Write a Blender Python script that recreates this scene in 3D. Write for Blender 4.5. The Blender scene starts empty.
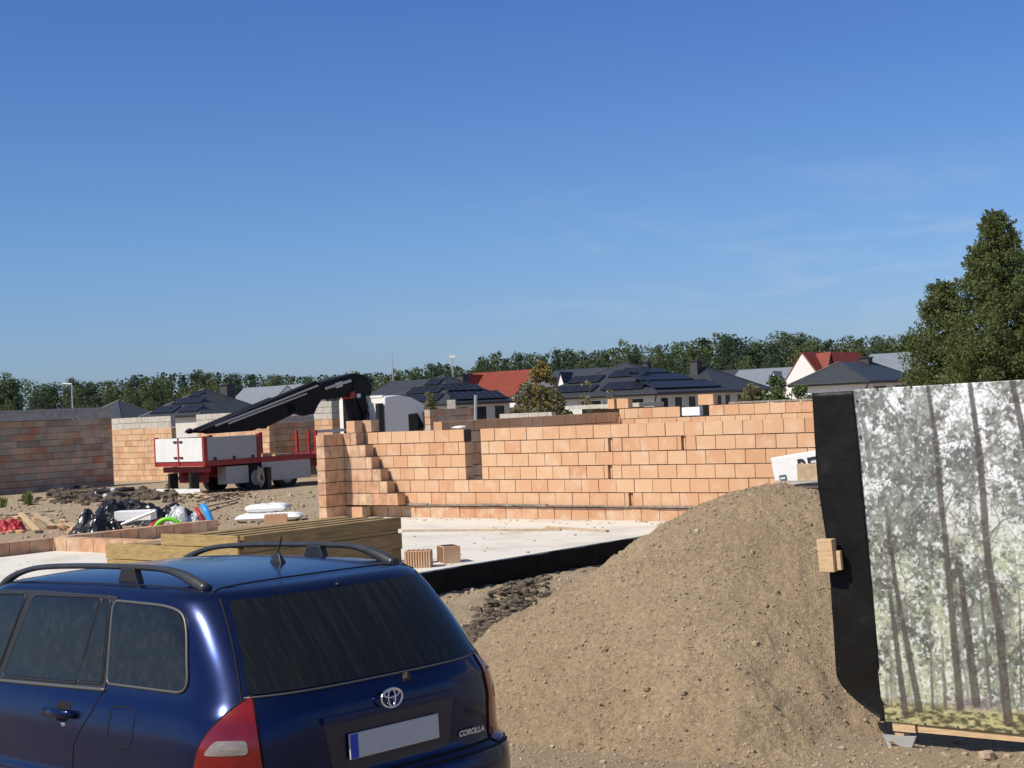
import bpy, bmesh, math, random
import numpy as np
from mathutils import Vector, Matrix, noise
from mathutils.bvhtree import BVHTree
from mathutils.geometry import delaunay_2d_cdt

random.seed(7); RNG = np.random.default_rng(7)
scn = bpy.context.scene
COL = scn.collection
R = math.radians
CAMZ = 2.23; FPX = 1538.0; ROLL = R(2.6); PIT = R(.82)

# ------------------------------------------------------------------ measuring helpers
def ray(px, py):
    a = px-512; b = 384-py
    p = a*math.cos(ROLL)+b*math.sin(ROLL); q = -a*math.sin(ROLL)+b*math.cos(ROLL)
    return Vector((p/FPX, math.cos(PIT)-q/FPX*math.sin(PIT), math.sin(PIT)+q/FPX*math.cos(PIT)))
def at(px, py, Y):
    d = ray(px, py); d = d*(Y/d.y); return Vector((d.x, d.y, d.z+CAMZ))
def onz(px, py, z):
    d = ray(px, py); d = d*((z-CAMZ)/d.z); return Vector((d.x, d.y, z))
UX = Vector((-.768, .64, 0)); VX = Vector((.64, .768, 0))       # the two directions of the building plot
UX.normalize(); VX.normalize()
def H(a, b, z=0): return UX*a+VX*b+Vector((0, 0, z))
def ab(p): return p.dot(UX), p.dot(VX)

# ------------------------------------------------------------------ materials
def mat(name, col, rough=.7, metal=0., var=0., scale=5., bump=0., bscale=40., island=None, coat=0., col2=None, spec=.5, trans=0., detail=6., cmin=.35, cmax=.65, stretch=None):
    m = bpy.data.materials.new(name); m.use_nodes = True
    nt = m.node_tree; n = nt.nodes; L = nt.links; b = n['Principled BSDF']
    b.inputs['Roughness'].default_value = rough; b.inputs['Metallic'].default_value = metal
    b.inputs['Coat Weight'].default_value = coat; b.inputs['Coat Roughness'].default_value = .04
    b.inputs['Specular IOR Level'].default_value = spec
    tc = n.new('ShaderNodeTexCoord'); vec = tc.outputs['Object']
    if stretch:
        mp = n.new('ShaderNodeMapping'); mp.inputs['Scale'].default_value = stretch; L.new(vec, mp.inputs['Vector']); vec = mp.outputs['Vector']
    c = (*col, 1); out = None
    if island:      # list of colours picked per island
        g = n.new('ShaderNodeNewGeometry'); r = n.new('ShaderNodeValToRGB'); r.color_ramp.interpolation = 'LINEAR'
        e = r.color_ramp.elements
        for i, cc in enumerate(island):
            t = i/(len(island)-1)
            if i == 0: el = e[0]; el.position = 0
            elif i == len(island)-1: el = e[-1]; el.position = 1
            else: el = e.new(t)
            el.color = (*cc, 1)
        L.new(g.outputs['Random Per Island'], r.inputs[0]); out = r.outputs[0]
    if var > 0 or col2:
        nz = n.new('ShaderNodeTexNoise'); nz.inputs['Scale'].default_value = scale; nz.inputs['Detail'].default_value = detail; nz.inputs['Roughness'].default_value = .62
        L.new(vec, nz.inputs['Vector'])
        mr = n.new('ShaderNodeMapRange'); mr.inputs[1].default_value = cmin; mr.inputs[2].default_value = cmax
        L.new(nz.outputs['Fac'], mr.inputs[0])
        mx = n.new('ShaderNodeMix'); mx.data_type = 'RGBA'
        if col2:
            mx.blend_type = 'MIX'; L.new(mr.outputs[0], mx.inputs[0]); mx.inputs[7].default_value = (*col2, 1)
            if out: L.new(out, mx.inputs[6])
            else: mx.inputs[6].default_value = c
        else:
            mx.blend_type = 'MULTIPLY'; mx.inputs[0].default_value = 1
            m2 = n.new('ShaderNodeMapRange'); m2.inputs[3].default_value = 1-var; m2.inputs[4].default_value = 1+var*.5
            L.new(mr.outputs[0], m2.inputs[0]); cb = n.new('ShaderNodeCombineColor')
            for k in range(3): L.new(m2.outputs[0], cb.inputs[k])
            L.new(cb.outputs[0], mx.inputs[7])
            if out: L.new(out, mx.inputs[6])
            else: mx.inputs[6].default_value = c
        out = mx.outputs[2]
    if out: L.new(out, b.inputs['Base Color'])
    else: b.inputs['Base Color'].default_value = c
    if bump > 0:
        nb = n.new('ShaderNodeTexNoise'); nb.inputs['Scale'].default_value = bscale; nb.inputs['Detail'].default_value = 5
        L.new(vec, nb.inputs['Vector']); bp = n.new('ShaderNodeBump'); bp.inputs['Strength'].default_value = 1; bp.inputs['Distance'].default_value = bump
        L.new(nb.outputs['Fac'], bp.inputs['Height']); L.new(bp.outputs[0], b.inputs['Normal'])
    if trans > 0:
        o = n['Material Output']; tr = n.new('ShaderNodeBsdfTranslucent'); ms = n.new('ShaderNodeMixShader'); ms.inputs[0].default_value = trans
        if out: L.new(out, tr.inputs[0])
        else: tr.inputs[0].default_value = c
        L.new(b.outputs[0], ms.inputs[1]); L.new(tr.outputs[0], ms.inputs[2]); L.new(ms.outputs[0], o.inputs[0])
    m['nodes_ready'] = 1
    return m

M = {}
M['brick'] = mat('clay_block', (.6, .3, .17), .85, col2=(.62, .47, .33), cmin=.50, cmax=.82, scale=3.2, bump=.004, bscale=60,
                 island=[(.53, .29, .16), (.55, .315, .175), (.565, .335, .19), (.58, .355, .205), (.59, .375, .225), (.51, .255, .135)])
M['brick_pale'] = mat('pale_clay_block', (.6, .4, .25), .85, var=.3, scale=5, bump=.004, bscale=60,
                 island=[(.50, .29, .17), (.53, .34, .215), (.57, .39, .25), (.47, .27, .165), (.53, .30, .17)])
M['brick_far'] = mat('weathered_clay_block', (.6, .35, .2), .85, var=.2, scale=2,
                 island=[(.50, .28, .15), (.58, .37, .22), (.60, .41, .25), (.54, .32, .19)])
M['brick_old'] = mat('dull_mixed_block', (.4, .3, .22), .9, var=.25, scale=1.5,
                 island=[(.40, .30, .21), (.56, .33, .20), (.41, .35, .27), (.58, .46, .33), (.58, .25, .14), (.33, .28, .22), (.52, .38, .25), (.42, .37, .29), (.58, .42, .28), (.30, .24, .19)])
M['brick_base'] = mat('stained_clay_block', (.6, .3, .17), .85, col2=(.56, .44, .31), scale=4, bump=.003, bscale=60,
                 island=[(.47, .23, .12), (.53, .30, .17), (.50, .27, .15)], cmin=.45, cmax=.7)
M['mortar'] = mat('dark_mortar', (.065, .048, .036), .95, var=.3, scale=20)
M['grey_block'] = mat('grey_concrete_block', (.4, .38, .34), .9, var=.15, scale=8, island=[(.40, .38, .33), (.50, .47, .41), (.45, .42, .36)])
M['ringbeam'] = mat('grey_concrete_beam', (.40, .39, .37), .9, var=.2, scale=4)
M['concrete'] = mat('slab_concrete', (.65, .62, .56), .9, col2=(.42, .38, .32), scale=.8, bump=.002, bscale=50, cmin=.48, cmax=.80, detail=12)
M['bitumen'] = mat('black_bitumen', (.012, .011, .010), .85, var=.4, scale=6, bump=.01, bscale=14, spec=.15)
M['membrane'] = mat('grey_membrane', (.26, .22, .18), .8, var=.4, scale=14)
M['timber'] = mat('sawn_timber', (.42, .29, .13), .75, var=.3, scale=6, bump=.002, bscale=40, island=[(.40, .28, .105), (.33, .225, .085), (.44, .32, .13), (.37, .25, .10)], stretch=(1, 1, 6))
M['timber_long'] = mat('shaded_timber', (.3, .2, .1), .8, var=.35, scale=3, bump=.002, bscale=40, island=[(.36, .24, .10), (.28, .185, .08), (.40, .28, .12)], stretch=(1, 1, 8))  # shade on the stack's long sides is put into this browner timber colour
M['pale_wood'] = mat('pale_pine', (.60, .42, .24), .7, var=.2, scale=12, bump=.001, bscale=60, stretch=(1, 1, 6))
M['scrap_wood'] = mat('scrap_wood', (.5, .38, .24), .8, var=.25, scale=9, island=[(.58, .44, .27), (.42, .31, .2), (.66, .52, .34)])
M['roof_dark'] = mat('anthracite_roof', (.038, .042, .050), .45, var=.2, scale=3)
M['roof_navy'] = mat('navy_roof', (.02, .028, .045), .5)
M['roof_grey'] = mat('grey_roof', (.17, .20, .235), .6, var=.1, scale=1)
M['roof_red'] = mat('red_tile_roof', (.20, .032, .015), .7, var=.2, scale=1.2)
M['solar'] = mat('solar_glass', (.012, .014, .021), .35, spec=.35)
M['solar_frame'] = mat('solar_frame', (.03, .035, .05), .4, metal=.5)
M['white_wall'] = mat('white_render', (.72, .71, .68), .9, var=.05, scale=2)
M['cream_wall'] = mat('cream_render', (.55, .54, .50), .9, var=.05, scale=2)
M['glass_far'] = mat('window_glass', (.015, .018, .02), .1, spec=.2)
M['dark_metal'] = mat('black_metal', (.02, .02, .022), .5, spec=.4)
M['chimney'] = mat('dark_chimney_brick', (.05, .05, .055), .8)
M['sheet_metal'] = mat('galvanised_steel', (.5, .5, .5), .45, metal=.8)
M['rubber'] = mat('tyre_rubber', (.02, .02, .02), .85)
M['alu'] = mat('dusty_aluminium_board', (.40, .41, .41), .5, metal=.25, var=.12, scale=6, stretch=(1, 1, 5))
M['white_board'] = mat('white_board', (.72, .73, .71), .5, var=.06, scale=3)
M['truck_red'] = mat('truck_red_paint', (.30, .025, .025), .5, var=.25, scale=5)
M['truck_white'] = mat('truck_white_paint', (.77, .76, .72), .35, coat=.3)
M['crane_black'] = mat('crane_black_paint', (.008, .008, .009), .6, spec=.25)
M['blackfoil'] = mat('black_plastic_film', (.012, .012, .014), .28, bump=.012, bscale=5, spec=.5)
M['blacksheet'] = mat('black_sheeting', (.007, .0065, .006), .5, col2=(.035, .028, .022), cmin=.6, cmax=.85, scale=3, bump=.02, bscale=3, spec=.25)
M['clearfoil'] = mat('whitish_plastic_film', (.42, .43, .46), .35, bump=.02, bscale=5)
M['white_plastic'] = mat('white_plastic', (.78, .78, .78), .5, bump=.01, bscale=9)
M['red_plastic'] = mat('red_plastic', (.36, .02, .025), .5)
M['green_plastic'] = mat('green_hose', (.17, .62, .03), .4)
M['blue_plastic'] = mat('blue_pipe', (.03, .30, .75), .4)
M['stone'] = mat('pebble', (.4, .33, .26), .85, island=[(.27, .20, .13), (.45, .35, .23), (.34, .25, .16), (.50, .41, .30), (.20, .15, .10)], var=.2, scale=20)
M['mud'] = mat('dark_wet_soil', (.12, .093, .066), .95, var=.5, scale=9, bump=.02, bscale=30)
M['bark'] = mat('tree_bark', (.10, .08, .06), .9, var=.3, scale=10)
def leafmat(name, cols, tr=.25): return mat(name, cols[0], .6, island=cols, trans=tr, spec=.3)
M['leaf_birch'] = leafmat('leafy_crown', [(.08, .105, .032), (.13, .165, .05), (.09, .12, .038), (.20, .23, .085), (.11, .135, .045)], .38)
M['leaf_a'] = leafmat('broad_crown', [(.05, .08, .028), (.075, .11, .036), (.11, .14, .045)], .15)
M['leaf_b'] = leafmat('dark_crown', [(.03, .055, .026), (.045, .075, .032), (.065, .095, .038)], .1)
M['leaf_c'] = leafmat('yellowish_crown', [(.09, .11, .036), (.12, .14, .05), (.07, .095, .034)], .15)
M['leaf_d'] = leafmat('pine_crown', [(.03, .058, .034), (.04, .068, .038), (.058, .088, .042)], .1)
M['leaf_brown'] = leafmat('ochre_foliage', [(.28, .24, .06), (.22, .18, .06), (.30, .20, .07), (.15, .15, .06)], .2)
M['leaf_grey'] = leafmat('grey_green_foliage', [(.19, .18, .09), (.14, .14, .07), (.22, .19, .10)], .2)
M['leaf_bush'] = leafmat('bright_bush', [(.06, .11, .03), (.09, .14, .04), (.12, .15, .06)], .2)
M['weed'] = leafmat('weed_green', [(.16, .20, .05), (.22, .24, .08)], .2)

# ------------------------------------------------------------------ mesh helpers
def mesh_obj(name, verts, faces, m, parent=None, smooth=False, local=False, mats=None, midx=None, fixn=False):
    """verts in world coordinates unless local; the origin goes to the base of the thing"""
    V = np.array([tuple(v) for v in verts], dtype=float)
    if parent is not None:
        if not local:
            q = parent
            while q.parent is not None: q = q.parent
            V = V-np.array(q.get('_o', None) or q.location)
        loc = None
    elif not local:
        loc = ((V[:, 0].min()+V[:, 0].max())/2, (V[:, 1].min()+V[:, 1].max())/2, V[:, 2].min()); V = V-np.array(loc)
    else: loc = None
    me = bpy.data.meshes.new(name)
    me.from_pydata([tuple(v) for v in V], [], faces if isinstance(faces, list) else faces.tolist())
    if mats:
        for mm in mats: me.materials.append(mm)
        if midx is not None: me.polygons.foreach_set('material_index', np.array(midx, dtype=np.int32))
    else: me.materials.append(m)
    if fixn:
        bm = bmesh.new(); bm.from_mesh(me); bmesh.ops.recalc_face_normals(bm, faces=bm.faces); bm.to_mesh(me); bm.free()
    if smooth: me.polygons.foreach_set('use_smooth', np.ones(len(me.polygons), dtype=bool))
    me.update()
    o = bpy.data.objects.new(name, me); COL.objects.link(o)
    if parent is not None: o.parent = parent
    elif loc: o.location = loc
    return o

def empty(name, loc, rot=(0, 0, 0), world_children=True):
    o = bpy.data.objects.new(name, None); o.location = loc; o.rotation_euler = rot; o.empty_display_size = .2
    COL.objects.link(o)
    if world_children: o['_o'] = tuple(loc)
    return o
def tag(o, label=None, cat=None, group=None, kind=None):
    if label: o['label'] = label
    if cat: o['category'] = cat
    if group: o['group'] = group
    if kind: o['kind'] = kind
    return o
def copy_tree(o, parent=None):
    c = o.copy(); COL.objects.link(c); c.parent = parent
    for ch in [x for x in o.children]: copy_tree(ch, c)
    return c

class MB:
    def __init__(s): s.v = []; s.f = []
    def add(s, vs, fs):
        k = len(s.v); s.v += [tuple(v) for v in vs]; s.f += [tuple(i+k for i in f) for f in fs]
    def box(s, o, x, y, z, ch=0):
        """parallelepiped from corner o with edge vectors x,y,z"""
        o = Vector(o); x = Vector(x); y = Vector(y); z = Vector(z)
        vs = [o, o+x, o+x+y, o+y, o+z, o+x+z, o+x+y+z, o+y+z]
        s.add(vs, [(0, 3, 2, 1), (4, 5, 6, 7), (0, 1, 5, 4), (1, 2, 6, 5), (2, 3, 7, 6), (3, 0, 4, 7)]); return s
    def cbox(s, c, d, rot=None):
        d = Vector(d); mt = rot if rot is not None else Matrix.Identity(3)
        x = mt@Vector((d.x, 0, 0)); y = mt@Vector((0, d.y, 0)); z = mt@Vector((0, 0, d.z))
        return s.box(Vector(c)-(x+y+z)/2, x, y, z)
    def tube(s, pts, r, n=8, caps=True, flat=1.):
        pts = [Vector(p) for p in pts]; rs = r if isinstance(r, (list, tuple)) else [r]*len(pts)
        k = len(s.v); prev = None
        for i, p in enumerate(pts):
            t = (pts[min(i+1, len(pts)-1)]-pts[max(i-1, 0)]).normalized()
            up = Vector((0, 0, 1)) if abs(t.z) < .9 else Vector((1, 0, 0))
            a = t.cross(up).normalized() if prev is None else (prev-t*prev.dot(t)).normalized()
            prev = a; b = a.cross(t)
            for j in range(n):
                th = 2*math.pi*j/n; s.v.append(tuple(p+(a*math.cos(th)+b*math.sin(th)*flat)*rs[i]))
        for i in range(len(pts)-1):
            for j in range(n):
                s.f.append((k+i*n+j, k+i*n+(j+1) % n, k+(i+1)*n+(j+1) % n, k+(i+1)*n+j))
        if caps:
            s.f.append(tuple(k+j for j in range(n))[::-1]); s.f.append(tuple(k+(len(pts)-1)*n+j for j in range(n)))
        return s
    def cyl(s, a, b, r, n=20): return s.tube([a, b], r, n)
    def prism(s, pts, ext):
        """polygon pts (3D) extruded by ext"""
        n = len(pts); e = Vector(ext); vs = [Vector(p) for p in pts]; vs += [p+e for p in vs]
        s.add(vs, [tuple(range(n))[::-1], tuple(range(n, 2*n))]+[(i, (i+1) % n, n+(i+1) % n, n+i) for i in range(n)]); return s
    def lump(s, c, r, seg=8, rough=.3, squash=(1, 1, 1), seed=None):
        if seed is not None: rr = random.Random(seed)
        else: rr = random
        c = Vector(c); k = len(s.v); rings = max(3, seg//2); off = Vector((rr.uniform(0, 50), rr.uniform(0, 50), rr.uniform(0, 50)))
        s.v.append(tuple(c+Vector((0, 0, r*squash[2]))))
        for i in range(1, rings):
            ph = math.pi*i/rings
            for j in range(seg):
                th = 2*math.pi*j/seg; d = Vector((math.sin(ph)*math.cos(th), math.sin(ph)*math.sin(th), math.cos(ph)))
                q = r*(1+rough*noise.noise(d*1.7+off)*1.6)
                s.v.append(tuple(c+Vector((d.x*squash[0], d.y*squash[1], d.z*squash[2]))*q))
        s.v.append(tuple(c-Vector((0, 0, r*squash[2]))))
        e = len(s.v)-1
        for j in range(seg):
            s.f.append((k, k+1+j, k+1+(j+1) % seg)); b = k+1+(rings-2)*seg; s.f.append((e, b+(j+1) % seg, b+j))
        for i in range(rings-2):
            for j in range(seg):
                a = k+1+i*seg; s.f.append((a+j, a+seg+j, a+seg+(j+1) % seg, a+(j+1) % seg))
        return s
    def build(s, name, m, parent=None, smooth=False, local=False, fixn=True, bevel=0):
        o = mesh_obj(name, s.v, s.f, m, parent, smooth, local, fixn=fixn)
        if bevel:
            md = o.modifiers.new('bevel', 'BEVEL'); md.width = bevel; md.segments = 2; md.limit_method = 'ANGLE'
        return o

def fbm(x, y, z=0., o=4):
    return noise.fractal(Vector((x, y, z)), 1.0, 2.0, o)
def sstep(a, b, x):
    t = min(1, max(0, (x-a)/(b-a))); return t*t*(3-2*t)
# ------------------------------------------------------------------ camera, sun, sky
cd = bpy.data.cameras.new('camera'); cam = bpy.data.objects.new('camera', cd); COL.objects.link(cam); scn.camera = cam
cd.sensor_width = 36; cd.lens = FPX*36/1024; cd.clip_end = 9000; cd.clip_start = .05
fwd = Vector((0, math.cos(PIT), math.sin(PIT))); up0 = Vector((0, -math.sin(PIT), math.cos(PIT))); rt0 = Vector((1, 0, 0))
rt = rt0*math.cos(ROLL)-up0*math.sin(ROLL)*-1*-1; upv = up0*math.cos(ROLL)+rt0*math.sin(ROLL)
cam.matrix_world = Matrix(((rt.x, upv.x, -fwd.x, 0), (rt.y, upv.y, -fwd.y, 0), (rt.z, upv.z, -fwd.z, CAMZ), (0, 0, 0, 1)))
SUNH = Vector((-.855, -.52, 0)).normalized(); SEL = R(46)
S = Vector((SUNH.x*math.cos(SEL), SUNH.y*math.cos(SEL), math.sin(SEL)))
sl = bpy.data.lights.new('sun', 'SUN'); sl.energy = 4.2; sl.angle = R(.53); sl.color = (1, .92, .79)
so = bpy.data.objects.new('sun', sl); COL.objects.link(so); so.rotation_euler = S.to_track_quat('Z', 'Y').to_euler(); so.location = (-20, -20, 40)
w = bpy.data.worlds.new('World'); scn.world = w; w.use_nodes = True
nt = w.node_tree; n = nt.nodes; L = nt.links; bg = n['Background']
sky = n.new('ShaderNodeTexSky'); sky.sky_type = 'NISHITA'; sky.sun_disc = False; sky.sun_elevation = SEL
sky.sun_rotation = math.atan2(SUNH.x, SUNH.y); sky.air_density = 1.0; sky.dust_density = .6; sky.ozone_density = 2.2; sky.altitude = 0
bg.inputs['Strength'].default_value = .094
# thin cirrus, laid out by direction in the sky
tc = n.new('ShaderNodeTexCoord'); mp = n.new('ShaderNodeMapping'); mp.inputs['Scale'].default_value = (3.0, 3.0, 16.0); mp.inputs['Location'].default_value = (4.1, .3, .12)
L.new(tc.outputs['Generated'], mp.inputs['Vector'])
nz = n.new('ShaderNodeTexNoise'); nz.inputs['Scale'].default_value = 2.6; nz.inputs['Detail'].default_value = 8; nz.inputs['Roughness'].default_value = .62; nz.inputs['Distortion'].default_value = .5
L.new(mp.outputs[0], nz.inputs['Vector'])
mr = n.new('ShaderNodeMapRange'); mr.inputs[1].default_value = .50; mr.inputs[2].default_value = .78; mr.inputs[3].default_value = 0; mr.inputs[4].default_value = .34
L.new(nz.outputs['Fac'], mr.inputs[0])
sx = n.new('ShaderNodeSeparateXYZ'); L.new(tc.outputs['Generated'], sx.inputs[0])
band = n.new('ShaderNodeMapRange'); band.inputs[1].default_value = .16; band.inputs[2].default_value = .09; L.new(sx.outputs[2], band.inputs[0])
mu = n.new('ShaderNodeMath'); mu.operation = 'MULTIPLY'; rm = n.new('ShaderNodeMapRange'); rm.inputs[1].default_value = -.12; rm.inputs[2].default_value = .12; L.new(sx.outputs[0], rm.inputs[0]); m2_ = n.new('ShaderNodeMath'); m2_.operation = 'MULTIPLY'; L.new(mr.outputs[0], m2_.inputs[0]); L.new(rm.outputs[0], m2_.inputs[1]); L.new(m2_.outputs[0], mu.inputs[0]); L.new(band.outputs[0], mu.inputs[1])
mx = n.new('ShaderNodeMix'); mx.data_type = 'RGBA'; mx.inputs[7].default_value = (5.2, 5.6, 6.4, 1)
cr = n.new('ShaderNodeValToRGB'); e = cr.color_ramp.elements; e[0].position = 0; e[0].color = (.52, .68, 1.1, 1); e[1].position = .75; e[1].color = (1.0, .95, .92, 1)
el = e.new(.12); el.color = (.47, .66, 1.0, 1); el = e.new(.26); el.color = (.38, .59, 1.0, 1); L.new(sx.outputs[2], cr.inputs[0])
tint = n.new('ShaderNodeMix'); tint.data_type = 'RGBA'; tint.blend_type = 'MULTIPLY'; tint.inputs[0].default_value = 1; L.new(sky.outputs[0], tint.inputs[6]); L.new(cr.outputs[0], tint.inputs[7])
L.new(mu.outputs[0], mx.inputs[0]); L.new(tint.outputs[2], mx.inputs[6]); L.new(mx.outputs[2], bg.inputs['Color'])
scn.view_settings.view_transform = 'Standard'; scn.view_settings.look = 'None'; scn.view_settings.exposure = .27; scn.view_settings.gamma = 1

# ------------------------------------------------------------------ ground
EDGE_A = 14.65
def gz(x, y):
    p = Vector((x, y, 0)); a, b = ab(p)
    z = .04-.36*sstep(10.5, 17.5, y+.25*x)
    # ground rises a little beyond the slab and falls away slowly
    if a < EDGE_A+.05 or b > 31 or a > 24.6 or b < 11:
        d = a-24.5
        if d > 0: z = z*(1-sstep(0, 1.5, d))+(-.17)*sstep(0, 1.5, d)
    if y > 42: z = z*(1-sstep(42, 60, y))+(-.2)*sstep(42, 60, y)
    # excavated soil ridge between slab edge and the heap
    q = EDGE_A-a
    if 0 < q < 7 and 11 < b < 24:
        z += .20*math.exp(-((q-1.5)/.55)**2)*(.7+.6*fbm(x*.8, y*.8, 3))
        z -= .05*math.exp(-((q-.3)/.4)**2)
        z += .08*math.exp(-((q-3.3)/.6)**2)
    if y < 70 and abs(x) < 45:
        f = 1-sstep(45, 70, y)
        z += f*(.035*fbm(x*1.1, y*1.1, 0, 3)+.014*fbm(x*5, y*5, 5, 3))
        if y < 24: z += .007*fbm(x*22, y*22, 9, 2)
        if 0 < q < 7 and 10 < b < 24: z += .05*fbm(x*2.6, y*2.6, 8, 4)
    return z
def axis(lo, hi, step, far, grow=1.14):
    c = list(np.arange(lo, hi+1e-6, step)); s = step; x = hi
    while x < far: s *= grow; x += s; c.append(x)
    s = step; x = lo; left = []
    while x > -far: s *= grow; x -= s; left.append(x)
    return left[::-1]+c
xs = axis(-2.5, 4.2, .05, 2600, 1.05); ys = axis(5.0, 24, .05, 3200, 1.03)
ys = [y for y in ys if y > -60]
xs = [x for x in xs]
V = []; nx = len(xs)
for y in ys:
    for x in xs: V.append((x, y, gz(x, y)))
F = [(j*nx+i, j*nx+i+1, (j+1)*nx+i+1, (j+1)*nx+i) for j in range(len(ys)-1) for i in range(nx-1)]
def soil_mat(name, c1, c2, c3, far=None):
    m = bpy.data.materials.new(name); m.use_nodes = True; nt = m.node_tree; n = nt.nodes; L = nt.links; b = n['Principled BSDF']
    b.inputs['Roughness'].default_value = .95; b.inputs['Specular IOR Level'].default_value = .2
    tc = n.new('ShaderNodeTexCoord')
    def nz(sc, det, lo, hi):
        t = n.new('ShaderNodeTexNoise'); t.inputs['Scale'].default_value = sc; t.inputs['Detail'].default_value = det; t.inputs['Roughness'].default_value = .7
        L.new(tc.outputs['Object'], t.inputs['Vector']); r = n.new('ShaderNodeMapRange'); r.inputs[1].default_value = lo; r.inputs[2].default_value = hi
        L.new(t.outputs['Fac'], r.inputs[0]); return r.outputs[0], t.outputs['Fac']
    def mix(f, a, c, mode='MIX'):
        x = n.new('ShaderNodeMix'); x.data_type = 'RGBA'; x.blend_type = mode
        if isinstance(f, float): x.inputs[0].default_value = f
        else: L.new(f, x.inputs[0])
        for s, v in ((6, a), (7, c)):
            if isinstance(v, tuple): x.inputs[s].default_value = (*v, 1)
            else: L.new(v, x.inputs[s])
        return x.outputs[2]
    f1, _ = nz(.9, 8, .38, .66); f2, r2 = nz(34, 6, .40, .60); f3, r3 = nz(90, 4, .55, .72)
    c = mix(f1, c1, c2); c = mix(f2, c, mix(.55, c, c3)); 
    f4, _ = nz(120, 2, .62, .72); c = mix(f4, c, (.52, .44, .34))
    L.new(c, b.inputs['Base Color'])
    ad = n.new('ShaderNodeMath'); ad.operation = 'ADD'; L.new(r2, ad.inputs[0]); L.new(r3, ad.inputs[1])
    bp = n.new('ShaderNodeBump'); bp.inputs['Distance'].default_value = .045; bp.inputs['Strength'].default_value = .9; L.new(ad.outputs[0], bp.inputs['Height']); L.new(bp.outputs[0], b.inputs['Normal'])
    return m
M['soil'] = soil_mat('sandy_ground', (.59, .47, .32), (.49, .385, .26), (.26, .195, .13))
M['sand'] = soil_mat('heaped_sand', (.64, .49, .32), (.52, .39, .25), (.27, .195, .12))
g = mesh_obj('ground', V, F, M['soil'], smooth=True, local=True); tag(g, kind='structure')

# ------------------------------------------------------------------ heap of sand
PC = Vector((2.08, 12.45, 0))
def pile_z(x, y):
    dx = x-PC.x; dy = y-PC.y
    dx += .18*fbm(x*.7, y*.7, 11, 3); dy += .18*fbm(x*.7, y*.7, 17, 3)
    if dx < 0: dx *= .92
    d = math.sqrt(dx*dx+dy*dy*((.62 if dy < 0 else .86)+(.50 if dy < 0 else .26)*sstep(-.75, .25, dx)))
    top = 1.53
    z = top-.64*max(0, math.sqrt(d*d+.17)-.412)
    # flared foot
    base = .02
    k = .09; z = base+k*math.log(1+math.exp((z-base)/k)) if z-base < 3*k*6 else z
    z += .030*fbm(x*2.2, y*2.2, 2, 4)+.020*fbm(x*9, y*9, 4, 3)+.014*fbm(x*26, y*26, 6, 2)
    an = math.atan2(dy, dx); z += .028*fbm(an*4.2, d*.9, 31, 4)*min(1, d)+.012*fbm(x*55, y*55, 8, 2)
    # small slumps near the foot on the left
    z += .05*math.exp(-((d-2.3)/.25)**2)*fbm(x*2.5, y*2.5, 21, 3)
    return z-.035
px_ = np.arange(-1.6, 5.4, .017); py_ = np.arange(7.6, 15.4, .017)
V = [(x, y, pile_z(x, y)) for y in py_ for x in px_]
nx = len(px_); F = []
G = [gz(v[0], v[1]) for v in V[::1]]
for j in range(len(py_)-1):
    for i in range(nx-1):
        q = (j*nx+i, j*nx+i+1, (j+1)*nx+i+1, (j+1)*nx+i)
        if max(V[k][2]-G[k] for k in q) > -.03: F.append(q)
pile = mesh_obj('sand_heap', V, F, M['sand'], smooth=True, local=True)
tag(pile, 'big heap of tan gravelly sand between the blue car and the printed fence panel', 'sand heap')
def soil_top(x, y):
    z = gz(x, y)
    if -1.6 < x < 6 and 7.6 < y < 15.4: z = max(z, pile_z(x, y))
    return z
st = MB()
for k in range(15000):
    x = random.uniform(-1.2, 4.2); y = random.uniform(8.0, 12.9)
    r = .0035+.011*random.random()**3
    if random.random() < .005: r = random.uniform(.018, .034)
    st.lump((x, y, soil_top(x, y)+r*.25), r, 5, .35, (1, random.uniform(.6, 1), .7))
for k in range(1500):
    x = random.uniform(-2, 2.5); y = random.uniform(13, 22); r = .01+.03*random.random()**3
    st.lump((x, y, soil_top(x, y)+r*.3), r, 5, .35, (1, .8, .7))
for k in range(2200):
    x = random.uniform(-16, -3); y = random.uniform(30, 50); r = .015+.06*random.random()**4
    if ab(Vector((x, y, 0)))[0] > 24.8: st.lump((x, y, gz(x, y)+r*.3), r, 5, .35, (1, .8, .7))
o = st.build('gravel', M['stone'], local=True, fixn=False); tag(o, 'loose pebbles and small stones strewn over the sand and soil', 'gravel', kind='stuff')
md = MB(); random.seed(3)
for k in range(1500):
    t = random.gauss(0, 1); q = random.gauss(0, .42)
    # band of dark clods running from the slab to the car, left of the heap
    s = random.uniform(0, 1); c = onz(470+62*s, 660-85*s, -.2)
    x = c.x+random.gauss(0, .16); y = c.y+random.gauss(0, .75); r = .015+.055*random.random()**2.2
    md.lump((x, y, soil_top(x, y)+r*.2), r, 6, .7, (1, .9, .7))
for k in range(26):
    s = random.uniform(0, 1); c = onz(497+22*s, 598-14*s, -.15); r = random.uniform(.04, .09)
    x = c.x+random.gauss(0, .12); y = c.y+random.gauss(0, .3); md.lump((x, y, soil_top(x, y)+r*.3), r, 7, .8, (1, .9, .8))
o = md.build('soil_clods', M['mud'], local=True, fixn=False); tag(o, 'dark damp clods of dug up soil along the left foot of the sand heap', 'soil', kind='stuff')

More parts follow.
